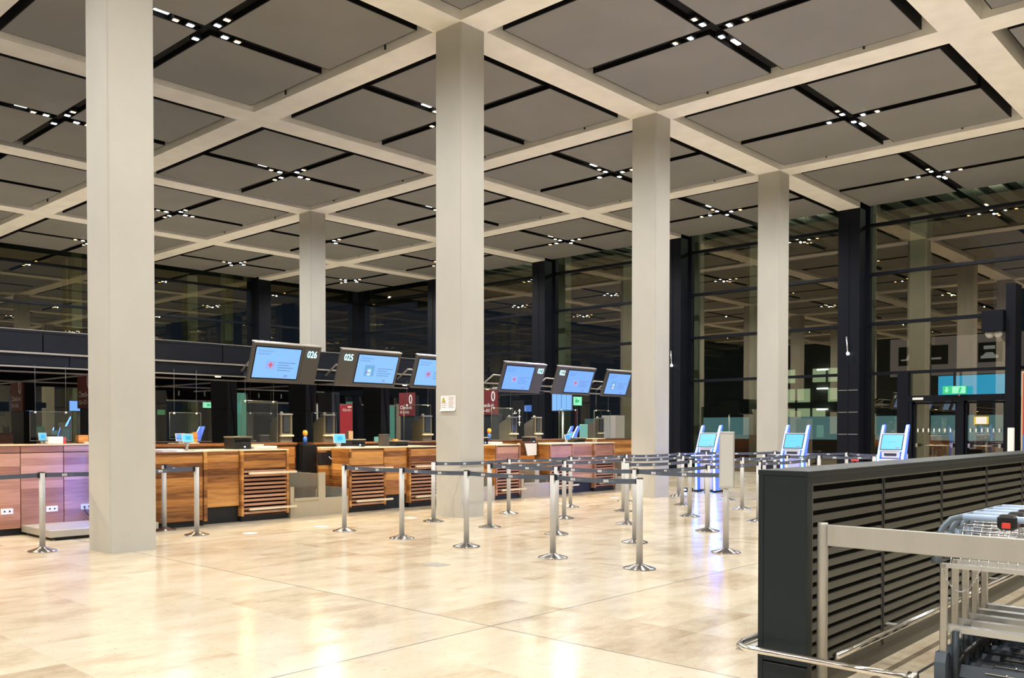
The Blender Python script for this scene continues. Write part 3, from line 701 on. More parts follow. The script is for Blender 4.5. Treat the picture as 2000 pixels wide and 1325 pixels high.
def fin(x0, x1, y0, y1, label):
    t = thing('canopy_fin', label, 'pillar', (x0, y0, 0))
    a = MB(); n = 10
    poly = [(0, 2.49), (y1-y0, 2.49), (y1-y0, 2.3), (y1-y0-.04, 1.2), (y1-y0-.04, 0), (.02, 0), (.02, 1.2), (0, 2.3)]
    a.prism(poly, (x0, y0, 0), (0, 1, 0), (0, 0, 1), (x1-x0, 0, 0)); a.build('shaft', 'pillar', t)
    b = MB(); b.prism([(-.012, 1.3), (.012, 1.3), (.16, 2.45), (-.0, 2.45)], (x1+.001, y0-.001, 0), (-1, 0, 0), (0, 0, 1), (0, -.012, 0)); b.build('wedge_cover', 'cladding', t)
    for z in (1.35, 1.92): MB().box(x0-.002, x1+.002, y0-.003, y1+.003, z, z+.006).build('joint', 'track', t)
fin(4.22, 4.42, 4.3, 4.92, 'black canopy pillar between the green exit sign and display 026')
fin(6.10, 6.36, 4.3, 4.92, 'black canopy pillar directly below the 026 number panel')
fin(8.2, 8.44, 4.3, 4.92, 'black canopy pillar behind the left edge of the notice column')
fin(4.22, 4.42, 7.6, 8.2, 'far black canopy pillar behind counter 026'); fin(9.4, 9.65, 7.6, 8.2, 'far black canopy pillar below display 025')

# ---- overhead displays
def display(x0, num, side, kind, label, x1=None, dim='screen'):
    x1 = x1 or x0+1.42
    t = thing('overhead_display', label, 'display', (x0, 2.0, 2.35), 'tilted displays above the check-in counters')
    yt, yb, zt, zb = 1.95, 2.17, 2.995, 2.355
    U = Vector((1, 0, 0)); V = Vector((0, yt-yb, zt-zb)); Hh = V.length; V.normalize(); N = U.cross(V)*-1
    if N.y < 0: N = -N
    # N points to the rear (+y); faces the hall with -N
    O = Vector((x0, yb, zb)); W = x1-x0; npw = .36; dp = .06
    px0 = 0 if side == 'L' else W-npw; sx0 = npw if side == 'L' else 0; sw = W-npw
    def bx(mb, a, b, c, d, n0, n1, m=None): mb.obox(O+U*a+V*c+N*n0, U*(b-a), V*(d-c), N*(n1-n0), m)
    h = MB(); bx(h, sx0, sx0+sw-.004, 0, Hh, 0, dp); h.build('screen_housing', 'bezel', t)
    h = MB(); bx(h, px0+.004, px0+npw, 0, Hh, .002, dp); pn = h.build('number_panel', 'bezel', t)
    h = MB(); bx(h, 0, W, Hh, Hh+.02, -.01, dp+.02); h.build('top_rail', 'trimline', t)
    h = MB(); bx(h, sx0+.045, sx0+sw-.05, .05, Hh-.05, -.004, 0, 'track'); bx(h, sx0+.065, sx0+sw-.07, .07, Hh-.07, -.008, -.004, dim)
    a0, a1, c0, c1 = sx0+.065, sx0+sw-.07, .07, Hh-.07; ww = a1-a0; hh = c1-c0
    P = lambda a, c, n=-.010: O+U*(a0+a*ww)+V*(c0+c*hh)+N*n
    h.text('Wichtige Information', P(.05, .86), U, V, .034, 'scr_txt', 'L', .8); h.text('Important Notice', P(.05, .77), U, V, .032, 'scr_txt', 'L', .8, .01)
    if kind == 'cross':
        h.obox(P(.26, .30), U*.20*ww/1., V*.27*hh, -N*.001, 'scr_box')
        q = P(.36, .44, -.013); r = .045
        h.obox(q-U*r-V*.013, U*2*r, V*.026, -N*.001, 'scr_red'); h.obox(q-U*.013-V*r, U*.026, V*2*r, -N*.0012, 'scr_red')
    else:
        h.obox(P(.20, .24), U*.24*ww, V*.40*hh, -N*.001, 'scr_dim'); h.obox(P(.27, .26, -.012), U*.09*ww, V*.24*hh, -N*.001, 'scr_white')
        h.obox(P(.24, .36, -.014), U*.11*ww, V*.012, -N*.001, 'scr_pur'); h.tube([P(.27, .42, -.015), P(.245, .37, -.015), P(.27, .31, -.015)], .005, 'scr_pur', 5)
    for k, wd in enumerate((.40, .26, .36, .30)): h.obox(P(.52, .52-k*.085), U*wd*ww, V*.012, -N*.001, 'scr_txt')
    h.text('BER', P(.70, .06), U, V, .036, 'scr_pur', 'L', .9, .02)
    h.build('screen', None, t)
    if num:
        g = MB(); g.text(num, O+U*(px0+npw/2)+V*(Hh-.20)-N*.008, U, V, .125, 'numeral', 'C', .84, .022); g.build('numerals', None, pn)
    h = MB(); bx(h, sx0+.1, sx0+sw-.1, .1, Hh-.1, dp, dp+.08); h.build('rear_cover', 'black', t)
    for a in (.3*W, .7*W):
        h = MB(); h.tube([O+U*a+V*Hh*.5+N*.12, O+U*a+V*Hh*.5+N*.3+Vector((0, .35, 0)), Vector((x0+a, 3.02, 2.58))], .018, None, 6)
        h.build('support_arm', 'trimline', t)
    return t
display(3.28, '026', 'R', 'cross', 'tilted display numbered 026 showing a red cross notice, leftmost of the row')
display(5.18, '025', 'L', 'door', 'tilted display numbered 025 showing a door notice, number panel at its left', 6.66)
display(7.10, '024', 'R', 'cross', 'tilted display half hidden behind the notice column, showing a red cross', 8.5)
display(9.78, '023', 'R', 'cross', 'tilted display numbered 023 with a cross notice, right of the notice column', 11.23, 'screendeep')
display(11.70, '022', 'L', 'cross', 'tilted display numbered 022, second from right of the row', 13.2, 'screendeep')
display(13.74, '021', 'R', 'door', 'rightmost tilted display, cut off by the third column', 15.2, 'screendeep')
# carrier bars right of the canopy end
t = thing('display_carrier', 'pale steel carrier bars behind displays 023 to 021', 'support beam', (9, 3, 2.5))
for z in (2.47, 2.60): MB().box(9.02, 16, 3.02, 3.07, z-.014, z+.014).build('bar', 'trimline', t)
MB().tube([(12.35, 3.1, 2.58), (12.35, 4.6, 2.58)], .03).build('bar', 'trimline', t)
for x in (9.9, 13.4, 15.6): MB().tube([(x, 3.05, 2.42), (x, 3.05, 2.66)], .02).build('clamp', 'trimline', t)
MB().box(12.25, 12.45, 3.0, 4.36, 2.40, 2.47).build('cantilever', 'cladding', t)
# backs of the displays of the opposite counters
for k, (xa, l) in enumerate(((6.15, 'dark back of a rear display above the small green exit sign'), (8.6, 'dark back of a rear display between the first two black pillars'), (10.7, 'dark back of a rear display above the crimson banner'), (12.7, 'dark back of a rear display left of the pale green booth'))):
    t = thing('opposite_display', l, 'display', (xa, 10.2, 2.3))
    MB().obox((xa, 10.25, 2.29), (1.35, 0, 0), (0, .12, .36), (0, .1, 0)).build('housing', 'plastic', t)
    MB().box(xa, xa+1.35, 10.22, 10.3, 2.255, 2.29).build('bottom_rail', 'trimline', t)
    for a in (.3, 1.05): MB().box(xa+a, xa+a+.04, 10.24, 10.26, 2.40, 2.52).build('bracket', 'alu', t)
    MB().box(xa+.05, xa+1.3, 10.2, 10.3, 2.66, 2.688).build('top_rail', 'trimline', t)
# opposite counters, low and dark behind
tag(MB().box(-3, 15, 10.0, 10.8, 0, 1.2).build('opposite_counter', 'walnutdk'), 'dark rear side of the opposite row of counters, seen between the equipment', 'counter')

# ---- equipment on the counters
def terminal(x, y, label, z=1.27):
    t = thing('scanner_terminal', label, 'terminal', (x, y, z), 'olive-grey terminals on the rear worktop')
    a = MB(); a.prism([(0, 0), (.34, 0), (.34, .38), (0, .56)], (x, y, z), (0, 1, 0), (0, 0, 1), (.27, 0, 0)); a.build('housing', 'greyplastic', t)
    a = MB(); a.box(x+.05, x+.22, y-.012, y, z+.19, z+.52, 'plastic'); a.box(x+.065, x+.205, y-.016, y-.012, z+.205, z+.505, 'offscreen'); a.build('screen', None, t)
    MB().box(x-.01, x+.28, y-.05, y+.02, z+.12, z+.155, bev=.006).build('ledge', 'worktop', t)
    MB().lathe(x+.08, y+.08, [(.035, z+.54), (.035, z+.56), (.02, z+.59)], 12).build('beacon', 'paper', t)
    MB().box(x-.01, x+.28, y-.01, y+.1, z+.53, z+.55).build('top_edge', 'alu', t)
terminal(4.54, 3.0, 'olive-grey terminal with dark screen left of the black pillar under display 026')
terminal(5.56, 3.0, 'olive-grey terminal with dark screen left of the crimson banner')
terminal(8.25, 3.0, 'olive-grey terminal partly hidden by the left edge of the notice column')
terminal(11.15, 3.0, 'olive-grey terminal under display 023, behind a clear pane')
terminal(12.10, 3.0, 'olive-grey terminal between displays 023 and 022')
terminal(14.80, 3.0, 'olive-grey terminal under the rightmost display')
def printer(x, y, z, label, w=.34, d=.3, h=.16):
    t = thing('tag_printer', label, 'printer', (x, y, z), 'black printers on the counters')
    MB().box(x, x+w, y, y+d, z, z+h, bev=.012).build('body', 'plastic', t); MB().box(x-.01, x+w+.01, y-.02, y+d, z+h+.002, z+h+.03, bev=.008).build('lid', 'greyplastic', t)
    MB().box(x+.03, x+w-.03, y-.006, y, z+h-.07, z+h-.03).build('slot', 'track', t); MB().box(x+w*.6, x+w*.66, y-.005, y, z+.03, z+.05).build('status_light', 'ledwhite', t)
printer(3.05, 2.25, 1.19, 'black tag printer with pale lid under the left edge of display 026', .36, .3, .19)
printer(5.62, 2.25, 1.19, 'black tag printer on the counter beneath display 025', .36, .3, .12)
printer(6.74, 2.25, 1.19, 'flat black printer on the counter left of the notice column', .38, .3, .08)
printer(9.3, 2.3, 1.19, 'black printer right beside the notice column', .30, .3, .13)
printer(11.3, 2.5, 1.19, 'small black printer on the counter under display 022', .22, .25, .13)
printer(12.95, 2.45, 1.19, 'black printer with pale lid near the far tablet', .5, .3, .09)
def tablet(x, y, z, label, w=.2, h=.16, deep=False, zf=None):
    t = thing('tablet_stand', label, 'tablet', (x, y, z), 'lit blue tablets on stands')
    a = MB(); a.obox((x, y, z+.05), (w, 0, 0), (0, .03, h), (0, .014, 0), 'paper'); a.obox((x+.006, y-.003, z+.056), (w-.012, 0, 0), (0, .028, h-.014), (0, -.001, 0), 'screendeep' if deep else 'cyan')
    a.obox((x+w*.28, y+.003, z+.05+h*.3), (w*.44, 0, 0), (0, .008*h/.16, h*.42), (0, -.006, 0), 'cyandk'); a.build('screen', None, t)
    a = MB(); a.box(x+w*.35, x+w*.65, y+.03, y+.07, z, z+.09); a.box(x+w*.2, x+w*.8, y, y+.12, (zf or z)+.001, (zf or z)+.011); zf and a.box(x+w*.42, x+w*.58, y+.03, y+.07, zf, z); a.build('stand', 'alu', t)
tablet(2.08, 2.2, 1.27, 'bright cyan tablet standing on the plain counter beside white papers', .2, .14, zf=1.17)
tablet(2.35, 2.9, 1.28, 'deep blue tablet standing behind the bright cyan tablet', .18, .13, True)
tablet(5.22, 2.25, 1.22, 'bright cyan tablet in front of the crimson banner', .28, .17, zf=1.19)
tablet(12.62, 2.45, 1.22, 'small blue tablet under display 022', .2, .12, True, zf=1.19)
tablet(.12, 3.0, 1.31, 'small blue-white tablet on the tall counter at the left', .12, .12)
def pane(x, w, z0, z1, y, label, wires=True):
    t = thing('hygiene_screen', label, 'clear screen', (x, y, z0), 'clear hygiene panes above the counters')
    MB().box(x, x+w, y, y+.006, z0, z1).build('pane', 'clear', t)
    e = MB(); e.tube([(x, y+.003, z0), (x+w, y+.003, z0), (x+w, y+.003, z1), (x, y+.003, z1)], .006, None, 5, closed=True); e.build('pane_edge', 'paneedge', t)
    for a in (.08, w-.08):
        MB().tube([(x+a, y+.003, z1), (x+a, y+.003, 2.5)], .0035, None, 4).build('wire', 'paneedge', t)
        MB().tube([(x+a, y-.006, z1-.01), (x+a, y+.014, z1-.01)], .016).build('clip', 'white', t)
pane(1.88, .56, 1.38, 1.80, 2.25, 'small clear pane behind the cyan tablet on the plain counter')
pane(3.21, .74, 1.30, 2.02, 2.25, 'clear pane hanging under display 026, left of the terminal')
pane(4.10, .62, 1.34, 1.84, 3.45, 'low clear pane behind the conveyor below display 026')
pane(5.62, .62, 1.30, 1.86, 3.45, 'clear pane behind the printer beneath display 025')
pane(7.0, .75, 1.27, 2.02, 2.25, 'clear pane overlapping the maroon 011-016 sign')
pane(9.64, .73, 1.27, 2.0, 2.25, 'clear pane overlapping the maroon sign right of the notice column')
pane(12.1, .73, 1.26, 2.0, 2.25, 'clear pane behind the small blue tablet, below the timetable')
pane(13.55, .70, 1.26, 2.0, 2.25, 'clear pane hanging under the rightmost display')
pane(-.05, .62, 1.36, 1.80, 2.9, 'clear pane above the tall counter at far left')
def loose(x, y, z, w, d, h, m, name, label, cat, rz=0):
    a = MB(); a.box(-w/2, w/2, -d/2, d/2, 0, h, bev=min(.006, h*.4)); o = a.build(name, m); o.location = (x, y, z); o.rotation_euler = (0, 0, rz); return tag(o, label, cat)
loose(1.72, 2.05, 1.171, .42, .3, .05, 'paper', 'paper_stack', 'crumpled white paper stack on the plain counter', 'paper', .2)
loose(2.08, 1.98, 1.171, .55, .26, .012, 'paper', 'paper_sheet', 'flat white sheet lying on the plain counter corner', 'paper', -.05)
loose(2.6, 3.1, 1.28, .5, .2, .015, 'paper', 'paper_sheet', 'white sheet on the rear worktop behind the cyan tablet', 'paper')
loose(2.86, 3.2, 1.28, .09, .08, .20, 'orange', 'leaflet_holder', 'orange leaflet holder left of the first black pillar', 'holder')
loose(3.62, 2.2, 1.191, .38, .28, .05, 'paper', 'keyboard_tray', 'white keyboard tray on the counter under display 026', 'tray')
loose(3.78, 2.62, 1.191, .14, .2, .07, 'worktop', 'document_tray', 'cream document tray at the right end of the first louvred counter', 'tray')
loose(4.15, 3.0, 1.281, .2, .14, .14, 'plastic', 'card_reader', 'black card reader with white top behind the first conveyor', 'card reader')
loose(5.42, 2.1, 1.191, .4, .3, .015, 'paper', 'paper_sheet', 'white sheet under the cyan tablet below display 025', 'paper')
loose(6.2, 3.05, 1.271, .55, .2, .03, 'screen', 'lit_keyboard', 'light blue lit keyboard beneath display 025', 'keyboard')
loose(6.50, 2.3, 1.191, .17, .15, .24, 'bezel', 'grey_box', 'upright grey box beside the printer left of the notice column', 'box')
loose(6.98, 2.9, 1.271, .26, .2, .10, 'tealglass', 'pale_box', 'small pale green box behind the flat printer', 'box')
loose(7.4, 2.95, 1.271, .1, .08, .05, 'orange', 'tape_roll', 'small yellow-orange tape roll near the notice column', 'tape')
loose(6.45, 3.3, 1.271, .12, .1, .22, 'edge', 'orange_brown_box', 'brown cardboard box in front of the pale green booth', 'box')
loose(9.95, 2.5, 1.191, .40, .28, .045, 'paper', 'paper_stack', 'white paper stack on the counter under display 023', 'paper')
loose(9.6, 2.55, 1.191, .16, .2, .05, 'edge', 'document_tray', 'pale wooden tray beside the papers under display 023', 'tray')
loose(13.55, 2.2, 1.27, .5, .25, .02, 'edge', 'small_shelf', 'small pale shelf on the farthest louvred counter', 'shelf'); loose(13.5, 2.2, 1.19, .06, .1, .08, 'paper', 'shelf_foot', 'small white block under the pale shelf on the farthest counter', 'block')
loose(17.9, 4.6, 0, .5, .5, 1.93, 'panelsteel', 'white_cabinet', 'white office machine under the rightmost display', 'office machine')
loose(.32, 2.95, 1.311, .22, .18, .11, 'paper', 'white_tub', 'white plastic tub on the tall left counter', 'tub')
loose(.80, 3.05, 1.311, .16, .12, .13, 'walnut', 'wooden_box', 'small wooden box on the tall counter beside the nearest column', 'box'); loose(.86, 2.85, 1.311, .2, .1, .02, 'paper', 'paper_sheet', 'white slip on the tall counter beside the nearest column', 'paper')
loose(.50, 3.0, 1.311, .05, .05, .10, 'redplastic', 'red_stamp', 'small red stamp right of the white tub', 'stamp')
for x, l in ((5.07, 'orange and blue bottle beside the black riser under display 026 number panel'), (10.35, 'orange and blue bottle under display 023')):
    t = thing('spray_bottle', l, 'bottle', (x, 3.0, 1.27)); zz = 1.24 if x < 6 else 1.27
    MB().lathe(x, 2.95, [(.04, zz), (.042, zz+.12), (.03, zz+.15)], 14).build('bottle_body', 'blueplastic', t); MB().lathe(x, 2.95, [(.02, zz+.15), (.045, zz+.18), (.05, zz+.23), (.03, zz+.27)], 12).build('cap', 'orange', t)
t = thing('office_chair_back', 'dark mesh office chair behind terminal under display 022', 'office chair', (16.4, 4.6, 0))
MB().box(16.1, 16.75, 4.5, 4.56, 1.15, 1.66, bev=.02).build('backrest', 'tealglass', t); MB().lathe(16.42, 4.7, [(.25, .5), (.27, .55), (.22, .58)], 16).build('seat', 'plastic', t); MB().lathe(16.42, 4.7, [(.3, .02), (.04, .08), (.03, .5)], 12).build('stem', 'black', t)
# exit signs hanging further back
def hang_sign(x, y, z, w, h, label, m='greenlight', zt=2.49):
    t = thing('exit_sign', label, 'exit sign', (x, y, z)); a = MB(); a.box(x, x+w, y, y+.05, z, z+h, m)
    if m == 'greenlight': a.prism([(0, .5), (.35, .15), (.35, .38), (.8, .38), (.8, .62), (.35, .62), (.35, .85)], (x+.08, y-.006, z), (h, 0, 0), (0, 0, h), (0, .004, 0), 'green')
    a.build('sign_face', None, t); MB().tube([(x+w/2, y+.02, z+h if zt else 0), (x+w/2, y+.02, zt or z)], .01).build('hanger', 'black', t)
hang_sign(6.64, 9.3, 2.07, .21, .14, 'small pale green exit sign left of the first black pillar')
hang_sign(21.9, 9.0, 2.40, .5, .32, 'pale green exit sign right of the hanging timetable', zt=0)
t = thing('timetable_screen', 'pale blue hanging timetable screen with grid below display 022', 'screen', (19, 7.4, 2.1))
a = MB(); a.box(19, 19.05, 7.80, 6.93, 2.12, 2.72, 'plastic'); a.box(18.996, 19, 7.78, 6.95, 2.14, 2.70, 'screen')
for k in range(5): a.box(18.992, 18.995, 7.78-k*.2, 7.765-k*.2, 2.14, 2.70, 'scr_txt')
for k in range(8): a.box(18.993, 18.995, 7.78, 6.95, 2.16+k*.07, 2.166+k*.07, 'scr_txt')
a.build('screen', None, t); MB().tube([(19.03, 7.35, 0), (19.03, 7.35, 2.12)], .035).build('pole', 'alu', t)
t = thing('wayfinding_post', 'black post with white arrows behind the terminal under display 023', 'sign', (18.4, 8.7, 0))
a = MB(); a.box(18.35, 18.4, 9.0, 8.5, 0, 2.5, 'black')
for k in range(3): plane_icon(a, (18.34, 8.97, 2.03-k*.2), .19, 'letter'); a.prism([(0, .05), (.06, .13), (.12, .05), (.08, .05), (.08, -.05), (.04, -.05), (.04, .05)], (18.34, 8.72, 2.08-k*.2), (0, -1, 0), (0, 0, 1), (-.004, 0, 0), 'letter')
a.build('face', None, t)
tag(MB().box(17.6, 18.75, 26.0, 26.1, 0, 3.6).build('lit_glass_panel', 'tealglass'), 'dim teal lit glass panel far behind, left of the terminal under display 026', 'lit panel')
t = thing('blue_info_sign', 'small blue lit sign below display 023', 'sign', (20, 9.6, 2)); a = MB(); a.box(20, 20.04, 9.95, 9.5, 2.15, 2.38, 'blueplastic'); a.text('i', (19.99, 9.75, 2.19), (0, -1, 0), (0, 0, 1), .14, 'letter', 'C'); a.build('face', None, t); MB().tube([(20.02, 9.72, 0), (20.02, 9.72, 2.15)], .02).build('pole', 'black', t)

for (x, w_, y, z, l) in ((4.3, .42, 16, 2.03, 'blue lit screen far behind at the left photo edge'), (6.0, .30, 16, 2.05, 'small blue lit screen far behind, right of the maroon 011-016 sign at left')):
    t = thing('distant_screen', l, 'screen', (x, y, 0)); a = MB(); a.box(x, x+w_*1.6, y, y+.06, z, z+.36, 'plastic'); a.box(x+.03, x+w_*1.6-.03, y-.004, y, z+.03, z+.33, 'screendeep'); a.build('screen', None, t); MB().tube([(x+.3, y+.03, 0), (x+.3, y+.03, z)], .03).build('pole', 'black', t)
# warning notice on the second column
t = thing('warning_notice', 'white paper notice with yellow warning triangle taped on second column', 'notice', (5.94, 0, 2))
X = G-CW-.004; a = MB(); n = 8
for k in range(n):   # lower edge curls away from the stone
    z0, z1 = 2.115-.27*k/n, 2.115-.27*(k+1)/n; f = lambda q: X-.03*max(0, (q-.8)/.2)**2
    a.add([(f(k/n), .17, z0), (f(k/n), -.19, z0), (f((k+1)/n), -.19, z1), (f((k+1)/n), .17, z1)], [(0, 1, 2, 3)], 'paper')
a.build('sheet', None, t)
b = MB(); b.prism([(0, 0), (.09, 0), (.045, .085)], (X-.003, .145, 2.0), (0, -1, 0), (0, 0, 1), (-.001, 0, 0), 'black'); b.prism([(.008, .005), (.082, .005), (.045, .075)], (X-.0045, .145, 2.0), (0, -1, 0), (0, 0, 1), (-.001, 0, 0), 'yellow'); b.prism([(.041, .02), (.049, .02), (.047, .055), (.043, .055)], (X-.006, .145, 2.0), (0, -1, 0), (0, 0, 1), (-.001, 0, 0), 'black')
for k in range(7): b.box(X-.005, X-.004, -.02, -.165+(k % 3)*.02, 2.08-k*.03, 2.088-k*.03, 'inkpink' if k in (2, 3) else 'inkgrey')
for k in range(3): b.box(X-.005, X-.004, .15, .04, 1.975-k*.035, 1.982-k*.035, 'inkgrey')
b.build('printing', None, t)
# small floor items
t = tag(MB().box(1.82, 2.03, -3.85, -3.59, 0, .004).build('floor_hatch', 'panelsteel'), 'small grey metal hatch set in the stone floor', 'floor hatch')
t.rotation_euler = (0, 0, 0)
for x, y, l in ((3.43, .33, 'round white floor sticker in front of the first conveyor'), (5.36, .33, 'round white floor sticker left of the notice column'), (7.2, -.0, None), (9.5, .3, 'round white floor sticker right of the notice column'), (11.6, .35, 'round white floor sticker under display 022'), (2.15, .38, 'faint pale floor sticker near the first louvred counter')):
    if l: tag(MB().lathe(x, y, [(.11, 0), (.11, .002)], 24).build('floor_sticker', 'white'), l, 'sticker')

# warm downlights under the front edge of the canopy and the display arms
dl = {-2.6: 'outside the left photo edge', -1: 'at the far left photo edge', 1.6: 'behind the nearest column', 3.4: 'just left of display 026', 4.9: 'above the first conveyor', 6.5: 'above the second louvred counter', 8.0: 'just left of the notice column', 9.7: 'above the fourth louvred counter', 10.7: 'above the hanging papers', 12.3: 'above the fifth louvred counter', 13.6: 'above the farthest louvred counter'}
for x in (-2.6, -1, 1.6, 3.4, 4.9, 6.5, 8.0, 9.7, 10.7, 12.3, 13.6):
    t = thing('canopy_downlight', f'warm round soffit downlight {dl[x]}', 'downlight', (x, 3.3, 2.45), 'downlights in the canopy soffit')
    MB().lathe(x, 3.3, [(.05, 2.470), (.05, 2.486)], 14).build('lens', 'lampwarm', t)
    l = bpy.data.lights.new('warm_downlight', 'SPOT'); l.energy = 70; l.spot_size = radians(140); l.spot_blend = .7; l.color = (1, .74, .36); l.shadow_soft_size = .04
    o = bpy.data.objects.new('warm_downlight', l); COL.objects.link(o); o.location = Vector((x, 3.0-.6, 2.33))-origin(t); o.parent = t; o.rotation_euler = (radians(-12), 0, 0)
# ================================================================== queue posts
def make_post(x, y, label):
    t = thing('queue_post', label, 'queue post', (x, y, 0), 'belt barrier posts')
    MB().lathe(x, y, [(.175, 0), (.178, .006), (.172, .012), (.12, .026), (.045, .052), (.040, .056)], 40).build('base', 'cone', t)
    b = MB(); n = 20; prof = []
    for k in range(n):
        a = 2*pi*k/n; r = .036 if k % 5 else .033; prof.append((r*cos(a), r*sin(a)))
    b.prism(prof, (x, y, .05), (1, 0, 0), (0, 1, 0), (0, 0, .94), None); b.smooth = [False]*2+[True]*(len(b.f)-2)
    b.build('post', 'post', t)
    MB().lathe(x, y, [(.037, .988), (.038, .996), (.034, 1.0)], 20).build('cap', 'plastic', t)
    return t
P = {}
ordn = ['leftmost', 'second from left', 'third from left', 'fourth from left', 'rightmost']
def L(row, k): return f'brushed metal queue post, {ordn[k]} in the {row} diagonal row'
rows = [('nearest', 3.30, [-.40, -1.67, -2.91, -4.32, -5.51]), ('second', 5.22, [-.37, -1.61, -2.91, -4.23]),
        ('third', 7.14, [-.37, -1.61, -2.86, -4.27]), ('fourth', 9.0, [-.37, -1.58, -2.94, -4.19]),
        ('fifth', 10.95, [-.37, -1.69, -2.95, -4.2]), ('sixth', 12.8, [-.42, -1.70, -3.0])]
first = None
def put(x, y, label):
    global first
    if first is None: first = make_post(x, y, label); return first
    c = copy_tree(first); c.location = (x, y, 0); c['label'] = label; return c
for r, (name, x, ys) in enumerate(rows):
    for k, y in enumerate(ys): P[(r, k)] = put(x+(.22 if (r, k) == (5, 0) else 0), y, L(name, k))
P['a'] = put(-.78, .58, 'queue post left of the nearest column, its belt running behind the column')
P['b'] = put(1.446, 1.631, 'blue-lit queue post just right of the nearest column, touching the plain counter')
P['c'] = put(1.474, .726, 'queue post right of the nearest column, in front of the plain counter')
P['u'] = put(5.17, -5.57, 'queue post carrying the tall blank white sign board')
far = [(14.3, -.40, 'far queue post beside the left kiosk, right of third column'), (13.3, -2.3, 'far queue post seen just right of the blank sign board'), (13.2, -3.5, 'far queue post in front of the middle kiosk, above the slatted wall'),
       (15.6, -1.5, 'farthest queue post between left and middle kiosks'), (13.4, -4.5, 'far queue post above the slatted wall, left of right kiosk'), (15.4, -4.46, 'far queue post just right of the right kiosk'), (15.75, -3.1, 'far queue post between the middle and right kiosks')]
for k, (x, y, l) in enumerate(far): P[('f', k)] = put(x, y, l)
def belt(a, b, blue=False, sag=.012, lab=True):
    """webbing from cassette of post a to post b, printed BER"""
    A, B = P[a].location.copy(), P[b].location.copy(); A.z = B.z = 0
    d = (B-A); Ln = d.length; d.normalize(); A2 = A+d*.037; B2 = B-d*.037; Ln = (B2-A2).length
    # side facing the camera
    nrm = Vector((-d.y, d.x, 0))
    if nrm.dot(Vector((CX, CY, 0))-A) < 0: nrm = -nrm
    u = Vector((0, 0, 1)).cross(nrm); u.normalize()        # reading direction seen from that side
    st_ = A2 if u.dot(d) > 0 else B2
    mb = MB(); n = 12
    zc = lambda s: .958-sag*4*(s/Ln)*(1-s/Ln)
    for side, m in ((0, 'belt'),):
        vs = []
        for k in range(n+1):
            p = A2+d*(Ln*k/n); z = zc(Ln*k/n)
            vs += [p+nrm*.001+Vector((0, 0, z-.0275)), p+nrm*.001+Vector((0, 0, z+.0275)), p-nrm*.001+Vector((0, 0, z+.0275)), p-nrm*.001+Vector((0, 0, z-.0275))]
        fs = [(4*k+i, 4*k+(i+1) % 4, 4*k+4+(i+1) % 4, 4*k+4+i) for k in range(n) for i in range(4)]
        mb.add(vs, fs, m)
    if lab:
        s = .22
        while s < Ln-.25:
            z = zc(s+.07)
            mb.text('BER', st_+u*s+nrm*.0025+Vector((0, 0, z-.016)), u, Vector((0, 0, 1)), .032, 'letter', 'L', 1.0, .03)
            for q in range(3): mb.obox(st_+u*(s+.085)+nrm*.002+Vector((0, 0, z-.012+q*.009)), u*(.06 if q != 1 else .09), Vector((0, 0, .003)), nrm*.0006, 'letterdim')
            s += .46
    mb.build('belt', None, P[a])
    c = MB(); q = A+d*.038; c.obox(q-nrm*.022+Vector((0, 0, .925)), d*.018, nrm*.044, Vector((0, 0, .066))); c.build('belt_cassette', 'plastic', P[a])
    c = MB(); q = B-d*.050; c.obox(q-nrm*.014+Vector((0, 0, .930)), d*.014, nrm*.028, Vector((0, 0, .056))); c.build('belt_clip', 'plastic', P[b])
for k in range(4): belt((0, k), (0, k+1))
belt((1, 1), (1, 2)); belt((1, 2), (1, 3)); belt((1, 3), 'u')
for r in range(1, 5): belt((r, 0), (r+1, 0), sag=.02)
for r in range(1, 5): belt((r, 1), (r+1, 1), sag=.02)
for r in range(2, 5): belt((r, 2), (r+1, 2), sag=.02)
for r in range(1, 4): belt((r, 3), (r+1, 3), sag=.015)
belt(('f', 0), ('f', 3), sag=.02); belt(('f', 3), ('f', 6), sag=.02); belt(('f', 6), ('f', 5), sag=.02); belt(('f', 1), ('f', 2)); belt(('f', 2), ('f', 4)); belt((5, 0), ('f', 0)); belt((5, 2), ('f', 2))
P['left'] = put(-3.6, .35, 'queue post outside the left edge holding the left belt end'); belt('a', 'left')
belt('b', 'c'); belt('c', 'a')
# blank sign board on the post
t = thing('sign_board', 'tall blank white board in a silver frame on a queue post', 'sign board', (5.17, -5.57, .8))
x0 = 5.12
MB().box(x0-.012, x0+.012, -5.505, -5.70, .805, 1.50, bev=.004).build('frame', 'alu', t); MB().box(x0-.015, x0-.011, -5.525, -5.69, .825, 1.465).build('face', 'board', t)
MB().box(x0+.0, x0+.05, -5.53, -5.61, .80, 1.50, bev=.01).build('spine', 'alu', t)

